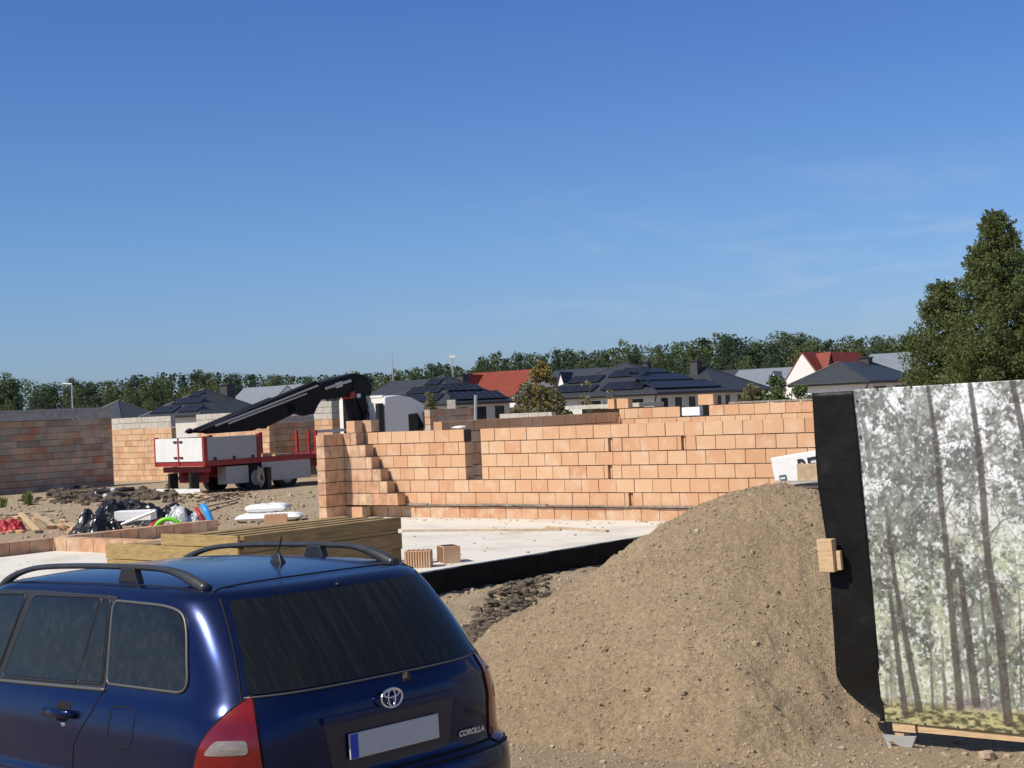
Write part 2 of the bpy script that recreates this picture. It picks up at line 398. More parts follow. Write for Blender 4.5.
# ------------------------------------------------------------------ the unfinished brick house on its slab
def brick_wall(name, p0, D, T, Lw, zs, thick, parent, m='brick', skip=None, ends=None, seed=1, bl=.41, jit=.005, gap=.013, special=None, off=None, mcore='mortar', start=None):
    """p0 start on the visible face, D along it, T away from the viewer; zs = course levels; ends(c) -> (s0,s1)"""
    rr = random.Random(seed); V = MB(); W = MB()
    D = D.normalized(); T = T.normalized()
    for c in range(len(zs)-1):
        z0, z1 = zs[c], zs[c+1]; s0, s1 = ends(c) if ends else (0, Lw)
        s = s0; first = True
        ph = (c % 2)*bl*.5+rr.uniform(-.06, .06)
        cut = [s0]; t = s0+(ph if ph > .1 else bl+ph)
        while t < s1-.06: cut.append(t); t += bl
        cut.append(s1)
        for i in range(len(cut)-1):
            a, b = cut[i], cut[i+1]
            if skip and skip(c, (a+b)/2, a, b): continue
            if skip:   # trim bricks at the edge of an opening
                for e in (getattr(skip, 'edges', None) or []):
                    lo, hi, c0 = e
                    if c >= c0:
                        if a < lo < b: b = lo
                        if a < hi < b: a = hi
                if b-a < .03: continue
            j = rr.uniform(-jit, jit); o = p0+D*(a+gap/2)+T*(j+jit)+Vector((0, 0, z0+rr.uniform(0, .003)))
            if special and (c, i) in special:
                w_ = (b-a)
                V.box(o, D*(w_*.2), T*(thick-.02), Vector((0, 0, z1-z0-.012)))
                V.box(o+D*(w_*.26)+T*.05, D*(w_*.09), T*.1, Vector((0, 0, z1-z0-.012)))
                V.box(o+D*(w_*.46), D*(w_*.5), T*(thick-.02), Vector((0, 0, z1-z0-.012)))
                W.box(p0+D*a+T*.1+Vector((0, 0, z0)), D*(b-a), T*(thick-.12), Vector((0, 0, z1-z0-.014)))
                continue
            V.box(o, D*(b-a-gap), T*(thick-.012), Vector((0, 0, z1-z0-.016)))
            eg = [e[:2] for e in (getattr(skip, 'edges', None) or []) if c >= e[2]] if skip else []
            ea = .02 if i == 0 or any(abs(a-e[1]) < 1e-4 for e in eg) else -.001; eb = .02 if i == len(cut)-2 or any(abs(b-e[0]) < 1e-4 for e in eg) else -.001
            W.box(p0+D*(a+ea)+T*.02+Vector((0, 0, z0)), D*(b-a-ea-eb), T*(thick-.04), Vector((0, 0, z1-z0-.004 if c < len(zs)-2 else z1-z0-.016)))
    nb = len(V.f); o = mesh_obj(name, V.v+W.v, V.f+[tuple(i+len(V.v) for i in f) for f in W.f], None, parent, mats=[M[m], M[mcore]], midx=[0]*nb+[1]*len(W.f), fixn=False)
    bm = bmesh.new(); bm.from_mesh(o.data); bmesh.ops.recalc_face_normals(bm, faces=bm.faces); bm.to_mesh(o.data); bm.free()
    return o
def lev(z0, n, h=.25): return [z0+i*h for i in range(n+1)]
def apx(px, b):   # the u coordinate where the vertical through pixel px meets the plane v=b
    r = ray(px, 440); r = r.x/r.y; return (VX.x*b-r*VX.y*b)/(-UX.x+r*UX.y)
hroot = empty('unfinished_house', H(19, 20, 0))
tag(hroot, 'unfinished orange clay block house on a pale concrete slab behind the sand heap', 'unfinished house')
def slab_poly(ps, z0, z1, name, m):
    b = MB(); b.prism([H(a, bb, z0) for a, bb in ps], (0, 0, z1-z0)); return b.build(name, m, hroot)
outline = [(14.65, 11.5), (14.65, 23.0), (10.5, 23.0), (10.5, 31.4), (24.5, 31.4), (24.5, 11.5)]
slab_poly(outline, -.12, 0, 'foundation_slab', M['concrete'])
ins = [(14.67, 11.52), (14.67, 23.02), (10.52, 23.02), (10.52, 31.38), (24.48, 31.38), (24.48, 11.52)]
# bitumen coated edge with a wavy sheet hanging down, standing slightly proud of the slab
sh = MB(); N = 160
for side in range(2):
    A0, A1 = ((EDGE_A, 11.45), (EDGE_A, 23.0)) if side == 0 else ((14.65, 11.5), (24.5, 11.5))
    k = len(sh.v)
    for i in range(N+1):
        t = i/N; a = A0[0]+(A1[0]-A0[0])*t; b = A0[1]+(A1[1]-A0[1])*t
        for q, zz in enumerate((-.004, -.06, -.2, -.35, -.62)):
            d = .012+.02*abs(fbm(t*30, q*2., side, 3))*(q > 0)
            zz2 = zz+(.018*fbm(t*22, 5, side, 3)-.012 if q == 0 else 0)
            p = H(a-d, b, zz2) if side == 0 else H(a, b-d, zz2); sh.v.append(tuple(p))
    for i in range(N):
        for q in range(4): e = k+i*5+q; sh.f.append((e, e+5, e+6, e+1))
o = sh.build('slab_edge_coating', M['bitumen'], hroot, smooth=True)
b = MB(); b.prism([H(a, bb, -.6) for a, bb in ins], (0, 0, .478)); b.build('footing', M['ringbeam'], hroot)
e1 = [H(EDGE_A-.05, 22.0+dx, dz) for dx, dz in ((-.52, -.03), (.42, -.0), (.5, -.1), (.2, -.23), (-.1, -.25), (-.3, -.14))]
bb_ = MB(); bb_.prism(e1, UX*.012); bb_.build('bare_patch', M['membrane'], hroot)

BF = 23.35
zs7 = [0, .245]; up6 = lev(.27, 6, .257)
a_r, a_l = 12.2, 24.25
Dm = -UX
def s_of(a): return a_l-a
lo, hi = s_of(apx(464.5, BF)), s_of(apx(480.5, BF))
def skip(c, s, a, b): return c >= 2 and lo+.02 < a and b < hi-.02 or (c >= 2 and lo <= a and b <= hi)
skip.edges = [(lo, hi, 2)]
brick_wall('base_course', H(a_l, BF), Dm, VX, a_l-a_r, zs7, .26, hroot, 'brick_base', seed=3)
mb = MB(); mb.box(H(a_l, BF-.035, .247), Dm*(a_l-a_r), VX*.3, (0, 0, .02)); 
for k in range(14): 
    s = random.uniform(.5, 8); mb.box(H(a_l-s, BF-.05, .25), Dm*random.uniform(.5, 1.4), VX*.08, (0, 0, .021+.002*k))
mb.build('damp_course_strip', M['membrane'], hroot)
sp = {(1, 17): 1, (3, 17): 1, (4, 17): 1, (0, 18): 1}
o = brick_wall('main_wall', H(a_l, BF), Dm, VX, a_l-a_r, up6, .25, hroot, 'brick', skip=skip, seed=5,
               special={(4, 17): 1, (2, 17): 1, (0, 18): 1, (4, 21): 1, (1, 3): 1})
# paler blocks toward the right end of the wall: a second leaf of wider blocks laid later
# stepped corner wall in front
BS = BF-.29
endpx = [395, 385, 379, 370.5, 365, 356]
def ends(c): return (0, 24.0-apx(endpx[c], BS))
brick_wall('stepped_wall', H(24.0, BS), Dm, VX, 3, up6, .25, hroot, 'brick_pale', ends=ends, seed=8)
brick_wall('base_course', H(24.0, BS-.02), Dm, VX, .6, zs7, .27, hroot, 'brick_base', seed=4, ends=lambda c: (-.3, .5))
# stub towards the camera
brick_wall('corner_pier', H(24.0, 22.48), VX, UX, BF-22.48, [0]+up6[:], .25, hroot, 'brick_pale', seed=9)
# low first courses around the near room
brick_wall('first_course', H(24.2, 12.6), VX, UX, 15.95-12.6, [.0, .25], .25, hroot, 'brick_pale', seed=12)
brick_wall('first_course', H(24.2, 15.95), Dm, VX, 5.6, [.0, .25], .25, hroot, 'brick_pale', seed=13)
brick_wall('first_course', H(24.2, 16.22), VX, UX, 3.5, [.0, .25], .25, hroot, 'brick_pale', seed=14)
# rear walls
brick_wall('rear_wall', H(22.35, 24.4), VX, UX, 6.5, lev(0, 8, .247), .25, hroot, 'brick', seed=15)
brick_wall('rear_wall', H(22.35, 30.9), Dm, VX, 7.6, lev(0, 8, .256), .25, hroot, 'brick', seed=16,
           skip=lambda c, s, a, b: c == 7 and 1.95 < s < 2.6)
mb = MB(); mb.box(H(22.35-3.15, 30.93, 2.05), Dm*4.3, VX*.2, (0, 0, .045)); mb.build('mortar_strip', M['membrane'], hroot)
def loose_block(p, rot, dims, label, m='brick', name='clay_block', holes=False):
    mt = Matrix.Rotation(rot, 3, 'Z'); q = MB(); d = Vector(dims)
    q.cbox(Vector(p)+Vector((0, 0, d.z/2)), d, mt)
    if holes:
        pass
    r = empty(name, p); q.build('block_body', M[m], r, bevel=.004)
    hm = MB()
    for i in range(5):      # ribbed cell openings on the top and end
        hm.cbox(Vector(p)+mt@Vector(((i-2)*d.x*.18, 0, 0))+Vector((0, 0, d.z+.0015)), (d.x*.09, d.y*.8, .003), mt)
    hm.build('cell_opening', M['mortar'], r)
    tag(r, label, 'clay block'); return r
ang = math.atan2(-UX.y, -UX.x)
loose_block(H(apx(355, BS+.12), BS+.12, 1.815), ang, (.25, .24, .25), 'single orange clay block standing on top of the stepped wall corner')
loose_block(H(apx(371.5, BF+.12), BF+.12, 1.815), ang, (.25, .24, .25), 'pale clay block standing alone on the wall just right of the stepped corner', 'brick_pale')
for px, hh, lb in ((612.5, .3, 'narrow clay block set on the dark strip left of the raised course'), (624, .3, 'wider clay block at the left end of the raised course')):
    p = H(apx(px, 30.9), 31.0, 2.05); loose_block(p, ang, (.2 if px < 615 else .34, .2, hh*.8), lb)
p = H(apx(707, 30.9), 31.02, 2.05); loose_block(p, ang, (.42, .2, .25), 'tall clay block sticking up beside the white foam piece on the rear wall')
q = MB(); q.cbox(H(apx(691, 30.9), 31.02, 1.91), (.5, .15, .2), Matrix.Rotation(ang, 3, 'Z')); o = q.build('foam_block', M['white_plastic'])
tag(o, 'small white foam block filling the gap in the rear wall top', 'foam block')
# shiny scrap of mortar on the wall end
q = MB(); q.lump(H(apx(461, BF+.1), BF+.1, 1.845), .07, 8, .5, (2, 1, .5), 5); o = q.build('mortar_lump', M['white_plastic'], smooth=True)
tag(o, 'whitish lump of mortar on the wall end left of the slot', 'mortar')

# two hollow blocks at the slab edge
for (px0, py0, rot, lb, mm) in ((419, 567, .6, 'dark side clay block lying on the slab edge right next to the timber', 'brick'), (449, 562, -.55, 'orange ribbed clay block on the slab edge, the right one of two', 'brick')):
    p = onz(px0, py0, .002); r = loose_block(p, ang+rot, (.37, .25, .24), lb, mm)
    hm = MB(); mt = Matrix.Rotation(ang+rot, 3, 'Z')
    for i in range(9):
        hm.cbox(p+mt@Vector(((i-4)*.037, -.127, 0))+Vector((0, 0, .12)), (.008, .006, .22), mt)
    hm.build('rib', M['mortar'], r)
# planks lying on the slab
for i, (x0, y0, x1, y1, lb) in enumerate(((402, 531.5, 560, 530.5, 'long thin batten lying across the slab in front of the wall'), (545, 528, 606, 532, 'short thin batten on the slab nearer the sand heap'))):
    a = onz(x0, y0, .004); b2 = onz(x1, y1, .004); d = (b2-a); q = MB(); q.box(a, d, Vector((-d.y, d.x, 0)).normalized()*.07, (0, 0, .03)); o = q.build('batten', M['scrap_wood']); tag(o, lb, 'batten')

q = MB(); random.seed(77)
for k in range(420):
    a = random.uniform(14.8, 23); b = random.uniform(12.5, 23.1); r = .006+.022*random.random()**3
    if k % 3 == 0: b = 23.2-abs(random.gauss(0, .35))
    p = H(a, b, r*.4); q.lump(p, r, 5, .6, (1.4, 1, .6))
o = q.build('mortar_crumbs', M['scrap_wood'], fixn=False); tag(o, 'mortar crumbs and brick chips scattered over the pale slab', 'crumbs', kind='stuff')
# ------------------------------------------------------------------ timber stack
ts = empty('timber_stack', H(17, 14.5, 0)); tag(ts, 'big stack of sawn timber boards on the slab behind the blue car', 'timber stack')
random.seed(11)
A0 = 15.55; b0 = 13.05; Ln = 2.95
def beam(a, w, z, h, nm='beam', m='timber_long', db=0, Lx=Ln):
    q = MB(); q.box(H(a, b0+db, z+.0015), UX*(w-.004), VX*Lx, (0, 0, h-.003)); return q.build(nm, M[m], ts, bevel=.004)
def layer(z, h, a0, a1, w, m='timber_long', skip=()):
    a = a0; i = 0
    while a < a1-.05:
        if i not in skip: beam(a, w, z, h, db=random.uniform(-.03, .03), Lx=Ln+random.uniform(-.05, .05), m=m)
        a += w; i += 1
layer(0, .24, A0+.01, 18.2, .3); layer(.24, .23, A0, 18.35, .26)
layer(.47, .06, A0+.01, 18.3, .3, skip=(4, 6))
layer(.53, .17, A0, 16.8, .16, skip=(1, 3, 5))
# end boards: the lit faces towards the camera
for (a0_, a1_, z, h, lbl) in ((A0, 18.42, .34, .21, 0), (A0, 18.40, .05, .28, 0), (A0-.0, 17.15, .56, .15, 0)):
    q = MB(); q.box(H(a0_, b0-.075, z), UX*(a1_-a0_), VX*.045, (0, 0, h)); q.build('end_board', M['timber'], ts, bevel=.004)
q = MB()
o = None

# white printed sack on a pallet stack, half behind the heap
pr = empty('pallet_stack', at(800, 500, 19.5)-Vector((0, 0, 1.1))); pr.location.z = -.3; pr['_o'] = tuple(pr.location)
tag(pr, 'grey wooden pallets stacked under the white printed sack', 'pallet stack')
c0 = Vector((pr.location.x, pr.location.y, 0)); mt = Matrix.Rotation(ang+.1, 3, 'Z')
for k in range(9):
    z = -.3+k*.155
    q = MB()
    for j in range(5): q.cbox(c0+mt@Vector((.35, (j-2)*.2, 0))+Vector((0, 0, z+.13)), (1.2, .13, .022), mt)
    for j in (-1, 0, 1):
        for i in (-1, 0, 1): q.cbox(c0+mt@Vector((.35+i*.52, j*.4, 0))+Vector((0, 0, z+.06)), (.14, .12, .1), mt)
    q.build('pallet', M['scrap_wood'] if k % 2 else M['grey_block'], pr)
# ------------------------------------------------------------------ printed sack
def text_obj(name, body, size, m, parent, org, xd, yd, off=.0, shear=0., extrude=.001, bold=.0, local=False, scale_x=1.):
    cu = bpy.data.curves.new(name, 'FONT'); cu.body = body; cu.size = size; cu.extrude = extrude; cu.shear = shear; cu.offset = bold
    t = bpy.data.objects.new(name, cu); COL.objects.link(t); dg = bpy.context.evaluated_depsgraph_get()
    me = bpy.data.meshes.new_from_object(t.evaluated_get(dg)); bpy.data.objects.remove(t)
    xd = Vector(xd).normalized(); yd = Vector(yd).normalized(); zd = xd.cross(yd)
    V = [Vector(org)+xd*v.co.x*scale_x+yd*v.co.y+zd*(v.co.z+off) for v in me.vertices]; F = [tuple(p.vertices) for p in me.polygons]
    return mesh_obj(name, V, F, m, parent, local=local)
sr = empty('printed_sack', at(800, 481, 19.0)); tag(sr, 'white printed sack with black lettering lying on the pallets above the sand heap', 'sack')
f0, f1, f3 = at(774.5, 482, 19.1), at(858, 482, 18.3), at(770, 458, 19.1)
nrm = (f1-f0).cross(f3-f0).normalized(); d_ = ray(858, 443); f2 = d_*((f0-Vector((0, 0, CAMZ))).dot(nrm)/d_.dot(nrm))+Vector((0, 0, CAMZ)); f2s = f2
q = MB(); e = VX*.55; q.prism([f0, f1, f2, f3], e); f2 = None; sk = q.build('sack_body', M['white_plastic'], sr, bevel=.02)
xd = (f2s-f3).normalized(); yd = ((f3-f0)-xd*(f3-f0).dot(xd)).normalized()
nrm = xd.cross(yd)
M['ink'] = mat('black_ink', (.02, .02, .025), .6); M['ink_teal'] = mat('dark_teal_ink', (.05, .12, .15), .6); M['print_white'] = mat('white_print', (.75, .77, .76), .6)
def on_sack(px, py):
    d = ray(px, py); o_ = Vector((0, 0, CAMZ)); t = (f0-o_).dot(nrm)/d.dot(nrm); return o_+d*t
text_obj('lettering', 'REV', .24, M['ink'], sr, on_sack(799.5, 473)+nrm*.012, xd, yd, bold=.006)
a = on_sack(780.5, 480.3)+nrm*.012; q = MB(); q.box(a, xd*.10, yd*.062, nrm*.002); lg = q.build('print_mark', M['ink_teal'], sr)
q = MB(); q.box(a+xd*.015+yd*.012+nrm*.0022, xd*.07, yd*.02, nrm*.001); q.build('print_panel', M['print_white'], sr)
q = MB(); q.cbox(at(811, 472, 18.3), (.34, .04, .2), Matrix.Rotation(-.6, 3, 'Z')); o = q.build('wood_offcut', M['scrap_wood'], bevel=.003); tag(o, 'square brown wood offcut leaning on the white printed sack', 'wood offcut')

# ------------------------------------------------------------------ printed fence panel
PB = Vector((2.215, 9.6, .165)); PD = (-UX*1.0).copy(); PD.z = .012; PU = Vector((-.10, 0, 2.07)); PUn = PU.normalized()
PN = PD.cross(PUn).normalized(); PH = PU.length
if PN.y > 0: PN = -PN            # towards the viewer
def on_panel(px, py, off=0.):
    d = ray(px, py); o_ = Vector((0, 0, CAMZ)); t = (PB+PN*off-o_).dot(PN)/d.dot(PN); return o_+d*t
PDn = PD.normalized()
def st_of(px, py):
    v = on_panel(px, py)-PB; c = PDn.dot(PUn); A = v.dot(PDn); B = v.dot(PUn); s = (A-B*c)/(1-c*c); return s, (B-A*c)/(1-c*c)
def pp(s, t, off=0.): return PB+PDn*s+PUn*t+PN*off
fr = empty('printed_fence_panel', pp(1.2, 0)-Vector((0, 0, .15))); tag(fr, 'fence panel printed with a pine forest photo and edged with a black strip at right', 'fence panel')
SW = 2.35; ns = 420; ntt = 400
ss = np.linspace(0, SW, ns); tt = np.linspace(0, PH, ntt); SS, TT = np.meshgrid(ss, tt)
def vnoise(x, y, seed):      # value noise on arrays
    r = np.random.default_rng(seed); T = r.random((256, 256)); xi = np.floor(x).astype(int); yi = np.floor(y).astype(int); fx = x-xi; fy = y-yi
    fx = fx*fx*(3-2*fx); fy = fy*fy*(3-2*fy); g = lambda i, j: T[j % 256, i % 256]
    return (g(xi, yi)*(1-fx)+g(xi+1, yi)*fx)*(1-fy)+(g(xi, yi+1)*(1-fx)+g(xi+1, yi+1)*fx)*fy
def fb(x, y, seed, o=5, gain=.6):
    s = 0; a = 1; t = 0
    for k in range(o): s = s+a*vnoise(x*2**k+k*7.3, y*2**k+k*3.1, seed+k); t += a; a *= gain
    return s/t
def ss_(a, b, x): t = np.clip((x-a)/(b-a), 0, 1); return t*t*(3-2*t)
Hn = TT/PH
wrp = fb(SS*3, TT*3, 90, 3)
base = np.ones(SS.shape+(3,))
def C(*c): return np.array(c)
pale = C(.60, .62, .54); lime = C(.36, .40, .22); grn = C(.09, .10, .07); gry = C(.15, .165, .15); white = C(.86, .88, .90); dk = C(.09, .10, .085)
f = fb(SS*5, TT*4.5, 1, 6, .68); f2 = fb(SS*16, TT*14, 20, 5, .72); f3 = fb(SS*48, TT*46, 33, 3, .9)
img = pale*(1-f2[..., None])+lime*f2[..., None]
up = ss_(.45, .80, Hn)[..., None]
img = img*(1-up)+white*up
# foliage clumps: strong in the upper and middle part
den = ss_(.44, .54, f+.32*(f2-.5)+.30*(f3-.5)+.085*ss_(.32, .5, Hn)-.02*ss_(.85, 1, Hn))
fol = gry*(1-f3[..., None])+grn*f3[..., None]; fol = fol*(.35+1.9*ss_(.35, .68, f2)[..., None])
img = img*(1-den[..., None]*.86)+fol*den[..., None]*.86
# speckle
sp = ss_(.56, .66, fb(SS*70, TT*70, 44, 2))*.75; img = img*(1-sp[..., None]*.6)+dk*sp[..., None]*.6
sp = ss_(.62, .72, fb(SS*45, TT*45, 47, 2))*.6; img = img*(1-sp[..., None])+white*.95*sp[..., None]
# far pale haze of trunks low down
lo_ = (ss_(.03, .08, Hn)*(1-ss_(.30, .42, Hn)))
tr_ = ss_(.60, .72, fb(SS*34+TT*1.2, TT*1.2, 60, 3))*lo_; img = img*(1-.55*tr_[..., None])+C(.22, .21, .18)*.55*tr_[..., None]
# forest floor
fl = 1-ss_(.045, .085, Hn+.03*(f2-.5)); f5 = ss_(.3, .7, fb(SS*26, TT*60, 88, 3))[..., None]; flo = C(.50, .46, .24)*(1-f5)+C(.09, .09, .05)*f5; img = img*(1-fl[..., None])+flo*fl[..., None]
pu = np.exp(-(((SS-.60)/.13)**2+((Hn-.075)/.018)**2)); img = img*(1-pu[..., None]*.8)+C(.16, .11, .15)*pu[..., None]*.8
SS_, TT_, f3_ = SS, TT, f3
def stroke(pts, w0, w1, col, alpha=.9, bark=True, px=True, fade=False):
    global img; SS, TT, f3 = SS_, TT_, f3_
    P = [st_of(*p) for p in pts] if px else pts
    n_ = len(P)-1; mg = w0+w1+.03
    i0, i1 = np.searchsorted(ss, [min(p[0] for p in P)-mg, max(p[0] for p in P)+mg]); j0, j1 = np.searchsorted(tt, [min(p[1] for p in P)-mg, max(p[1] for p in P)+mg])
    if i1 <= i0 or j1 <= j0: return
    sl_ = (slice(j0, j1), slice(i0, i1)); full = img; img = full[sl_]; SS, TT, f3 = SS_[sl_], TT_[sl_], f3_[sl_]
    best = np.full(SS.shape, 9.); wd = np.zeros(SS.shape)
    for i in range(n_):
        (x0, y0), (x1, y1) = P[i], P[i+1]; dx, dy = x1-x0, y1-y0; L2 = dx*dx+dy*dy
        u = np.clip(((SS-x0)*dx+(TT-y0)*dy)/L2, 0, 1); d = np.hypot(SS-x0-u*dx, TT-y0-u*dy)
        m_ = d < best; best = np.where(m_, d, best); wd = np.where(m_, w0+(w1-w0)*((i+u)/n_), wd)
    wd = wd*(1+.25*(f3-.5)); a_ = (1-ss_(wd*.42, wd*.62, best))*alpha
    if fade: y0_ = P[-1][1]; a_ = a_*(1-ss_(y0_-.55, y0_, TT)*.85)
    c_ = C(*col)
    if bark: cc = c_*(.55+1.0*fb(SS*70, TT*22, 71, 3)[..., None])
    else: cc = c_
    full[sl_] = img*(1-a_[..., None])+cc*a_[..., None]; img = full
m_ = 1/175.
brk = (.085, .072, .066); thin = (.14, .125, .11)
for p_, a_, b_, c_ in (
  (((933.5, 709), (931, 649), (929, 600)), 4, 3, thin), (((946, 709), (943, 649), (941, 610)), 5, 3, thin), (((992, 706), (986, 640), (978, 568), (974, 520)), 4, 3, thin),
  (((888, 704), (885, 650)), 4, 3, thin), (((892, 704), (890, 640)), 3, 2, thin), (((969, 700), (962, 640), (958, 585)), 3, 3, (.3, .29, .27)), (((1022, 700), (1020, 600), (1012, 540)), 3, 3, thin), (((1015, 704), (1007, 640)), 3, 2, thin),
  (((906, 714), (898, 650), (889, 582), (883, 530)), 9, 4.5, brk), (((920, 709), (907, 640), (895.6, 582), (888, 520), (880, 470)), 9.5, 4.5, brk),
  (((977, 703), (968, 630), (959, 563), (953, 510)), 12, 6, brk), (((960.6, 706), (954, 630), (948, 565), (941, 500), (935, 430), (927, 380)), 10.5, 5.5, brk),
  (((1009, 722), (1000, 628), (988, 560), (980, 457), (975, 419), (970, 378)), 12, 6.5, brk), (((871, 474), (865, 429), (857, 400), (850, 385)), 7, 5, (.2, .21, .2))):
    stroke(p_, a_*.82*m_, b_*.75*m_, c_, fade=p_[-1][1] > 395)
for p_ in (((853, 463), (884, 458), (914, 449), (940, 444), (969, 437)), ((858, 397), (875, 406), (897, 417)), ((882, 394), (896, 412), (905, 425)), ((945, 512), (955, 490), (968, 481), (980, 480)), ((918, 528), (935, 516), (945, 500)),
           ((950, 512), (962, 527), (985, 530)), ((976, 462), (990, 448), (1003, 436)), ((905, 582), (920, 572), (936, 565)), ((958, 566), (975, 578), (1010, 585), (1024, 590)), ((985, 540), (1003, 520), (1020, 515)), ((935, 455), (955, 462), (967, 478)), ((900, 520), (915, 512), (938, 515))):
    stroke(p_, 2.2*m_, 1.2*m_, (.2, .19, .17), .85, False)
rs = random.Random(4)
for k in range(330):   # the part outside the frame and fine twigs
    s_ = rs.uniform(0, SW); t_ = rs.uniform(.75, 2.0); P = [(s_, t_)]; an = rs.uniform(0, 6.3)
    for j in range(4): an += rs.uniform(-.6, .6); P.append((P[-1][0]+.05*math.cos(an), P[-1][1]+.05*math.sin(an)))
    stroke(P, rs.uniform(.9, 2.0)*m_, .7*m_, rs.choice([(.16, .15, .13), (.24, .23, .2), (.10, .09, .08)]), rs.uniform(.4, .8), False, px=False)
for k in range(6):
    s_ = 1.15+k*.21+rs.uniform(-.05, .05); stroke([(s_, .1), (s_-.05+rs.uniform(-.05, .05), 1.1), (s_-.12, 2.06)], 11*m_, 6*m_, brk, px=False)
img = np.clip(img, 0, 1)*np.array([.95, .95, .95])
Vp = [tuple(pp(s, t, .003*math.sin(s*2.3)+.005*math.sin(t*3+s)+.003*math.sin(s*9+t*2)*math.sin(t*5))) for t in tt for s in ss]
idx = np.arange(ns*ntt).reshape(ntt, ns); Fp = np.stack([idx[:-1, :-1], idx[:-1, 1:], idx[1:, 1:], idx[1:, :-1]], -1).reshape(-1, 4)
m = bpy.data.materials.new('printed_forest_sheet'); m.use_nodes = True; nn = m.node_tree.nodes; at_ = nn.new('ShaderNodeAttribute'); at_.attribute_name = 'print'
m.node_tree.links.new(at_.outputs['Color'], nn['Principled BSDF'].inputs['Base Color']); nn['Principled BSDF'].inputs['Roughness'].default_value = .38; nn['Principled BSDF'].inputs['Specular IOR Level'].default_value = .4
ps = mesh_obj('printed_sheet', Vp, Fp, m, fr, smooth=True)
ca = ps.data.color_attributes.new('print', 'FLOAT_COLOR', 'POINT'); ca.data.foreach_set('color', np.concatenate([img.reshape(-1, 3), np.ones((ns*ntt, 1))], 1).astype(np.float32).ravel())
md_ = ps.modifiers.new('thickness', 'SOLIDIFY'); md_.thickness = .003; md_.offset = 0
q = MB()
for (s_, h_) in ((.09, PH-.05), (1.2, PH-.05), (2.28, PH-.05)):
    q = MB(); q.box(pp(s_-.03, -.16, -.095), PDn*.06, PUn*h_, PN*.08); q.build('post', M['pale_wood'], fr)
for t_ in (.7, 1.45, 1.98):
    q = MB(); q.box(pp(.0, t_, -.02), PDn*SW, PUn*.06, PN*.012); q.build('rail', M['pale_wood'], fr)
a, b_ = on_panel(893, 727), on_panel(1024, 737)
q = MB(); q.box(pp(.22, -.05, -.05), PDn*(SW-.22), PUn*.075, PN*.042); q.build('bottom_rail', M['pale_wood'], fr)
q = MB(); q.box(pp(.055, -.055, -.03), PDn*.15, PUn*.06, PN*.026); q.build('wood_spacer', M['pale_wood'], fr)
# black sheeting along the left side
bs = MB(); NB = 70; NA = 14
def edge_s(t):
    f_ = t/PH; s = -.275-.01*math.sin(t*5)
    if t < .26: s = -.275+.30*(1-t/.26)**1.6
    return s
for j in range(NB+1):
    t = PH*(-.015+1.012*j/NB)
    for i in range(NA+1):
        s = edge_s(max(t, 0))+(0.012-edge_s(max(t, 0)))*i/NA
        bs.v.append(tuple(pp(s, t-(.0 if i == NA else .0), .008+.010*fbm(s*7, t*3.0, 2, 4)+(.012*(1-i/NA)))))
for j in range(NB):
    for i in range(NA): e = j*(NA+1)+i; bs.f.append((e, e+1, e+NA+2, e+NA+1))
o = bs.build('black_border', M['blacksheet'], fr, smooth=True); md_ = o.modifiers.new('thickness', 'SOLIDIFY'); md_.thickness = .004
cB = on_panel(833, 555, .06); q = MB(); q.box(cB-PDn*.075-PUn*.1, PDn*.105, PUn*.205, PN*.06); q.build('wood_block', M['pale_wood'], fr, bevel=.003)
q = MB(); q.box(cB+PDn*.03-PUn*.09, PDn*.035, PUn*.12, PN*.03); q.build('wood_wedge', M['pale_wood'], fr, bevel=.002)
for (px, py) in ((857, 401), (860, 437), (861, 471), (864, 506), (868, 540), (874, 640), (880, 674), (884, 704), (883, 717), (897, 719), (925, 724), (958, 727), (877, 389), (911, 387), (943, 384), (980, 381), (1010, 379)):
    p = on_panel(px, py, .008); q = MB(); q.cyl(p-PN*.008, p+PN*.002, .006, 10); q.build('screw', M['dark_metal'], fr)
# steel foot bracket
q = MB(); c_ = on_panel(895, 742, .06)
q.prism([on_panel(x, y, .05) for x, y in ((884, 734), (905, 736), (917, 736), (914, 745), (907, 755), (901, 757), (898, 752), (902, 746), (894, 740), (888, 742))], PN*.02)
q.tube([on_panel(888, 742, .06), on_panel(891, 748, .07), on_panel(896, 752, .09)], .012, 8)
q.build('steel_bracket', M['alu'], fr)
for k, (px, py, r, lb) in enumerate(((987, 763, .055, 'pale stone lying just under the right end of the panel rail'), (948, 760, .022, 'small stone under the middle of the printed panel'))):
    p = onz(px, py, .02); q = MB(); q.lump((p.x, p.y, soil_top(p.x, p.y)+r*.4), r, 9, .35, (1.2, .9, .7), 9+k); o = q.build('stone', M['stone'], smooth=False); tag(o, lb, 'stone')

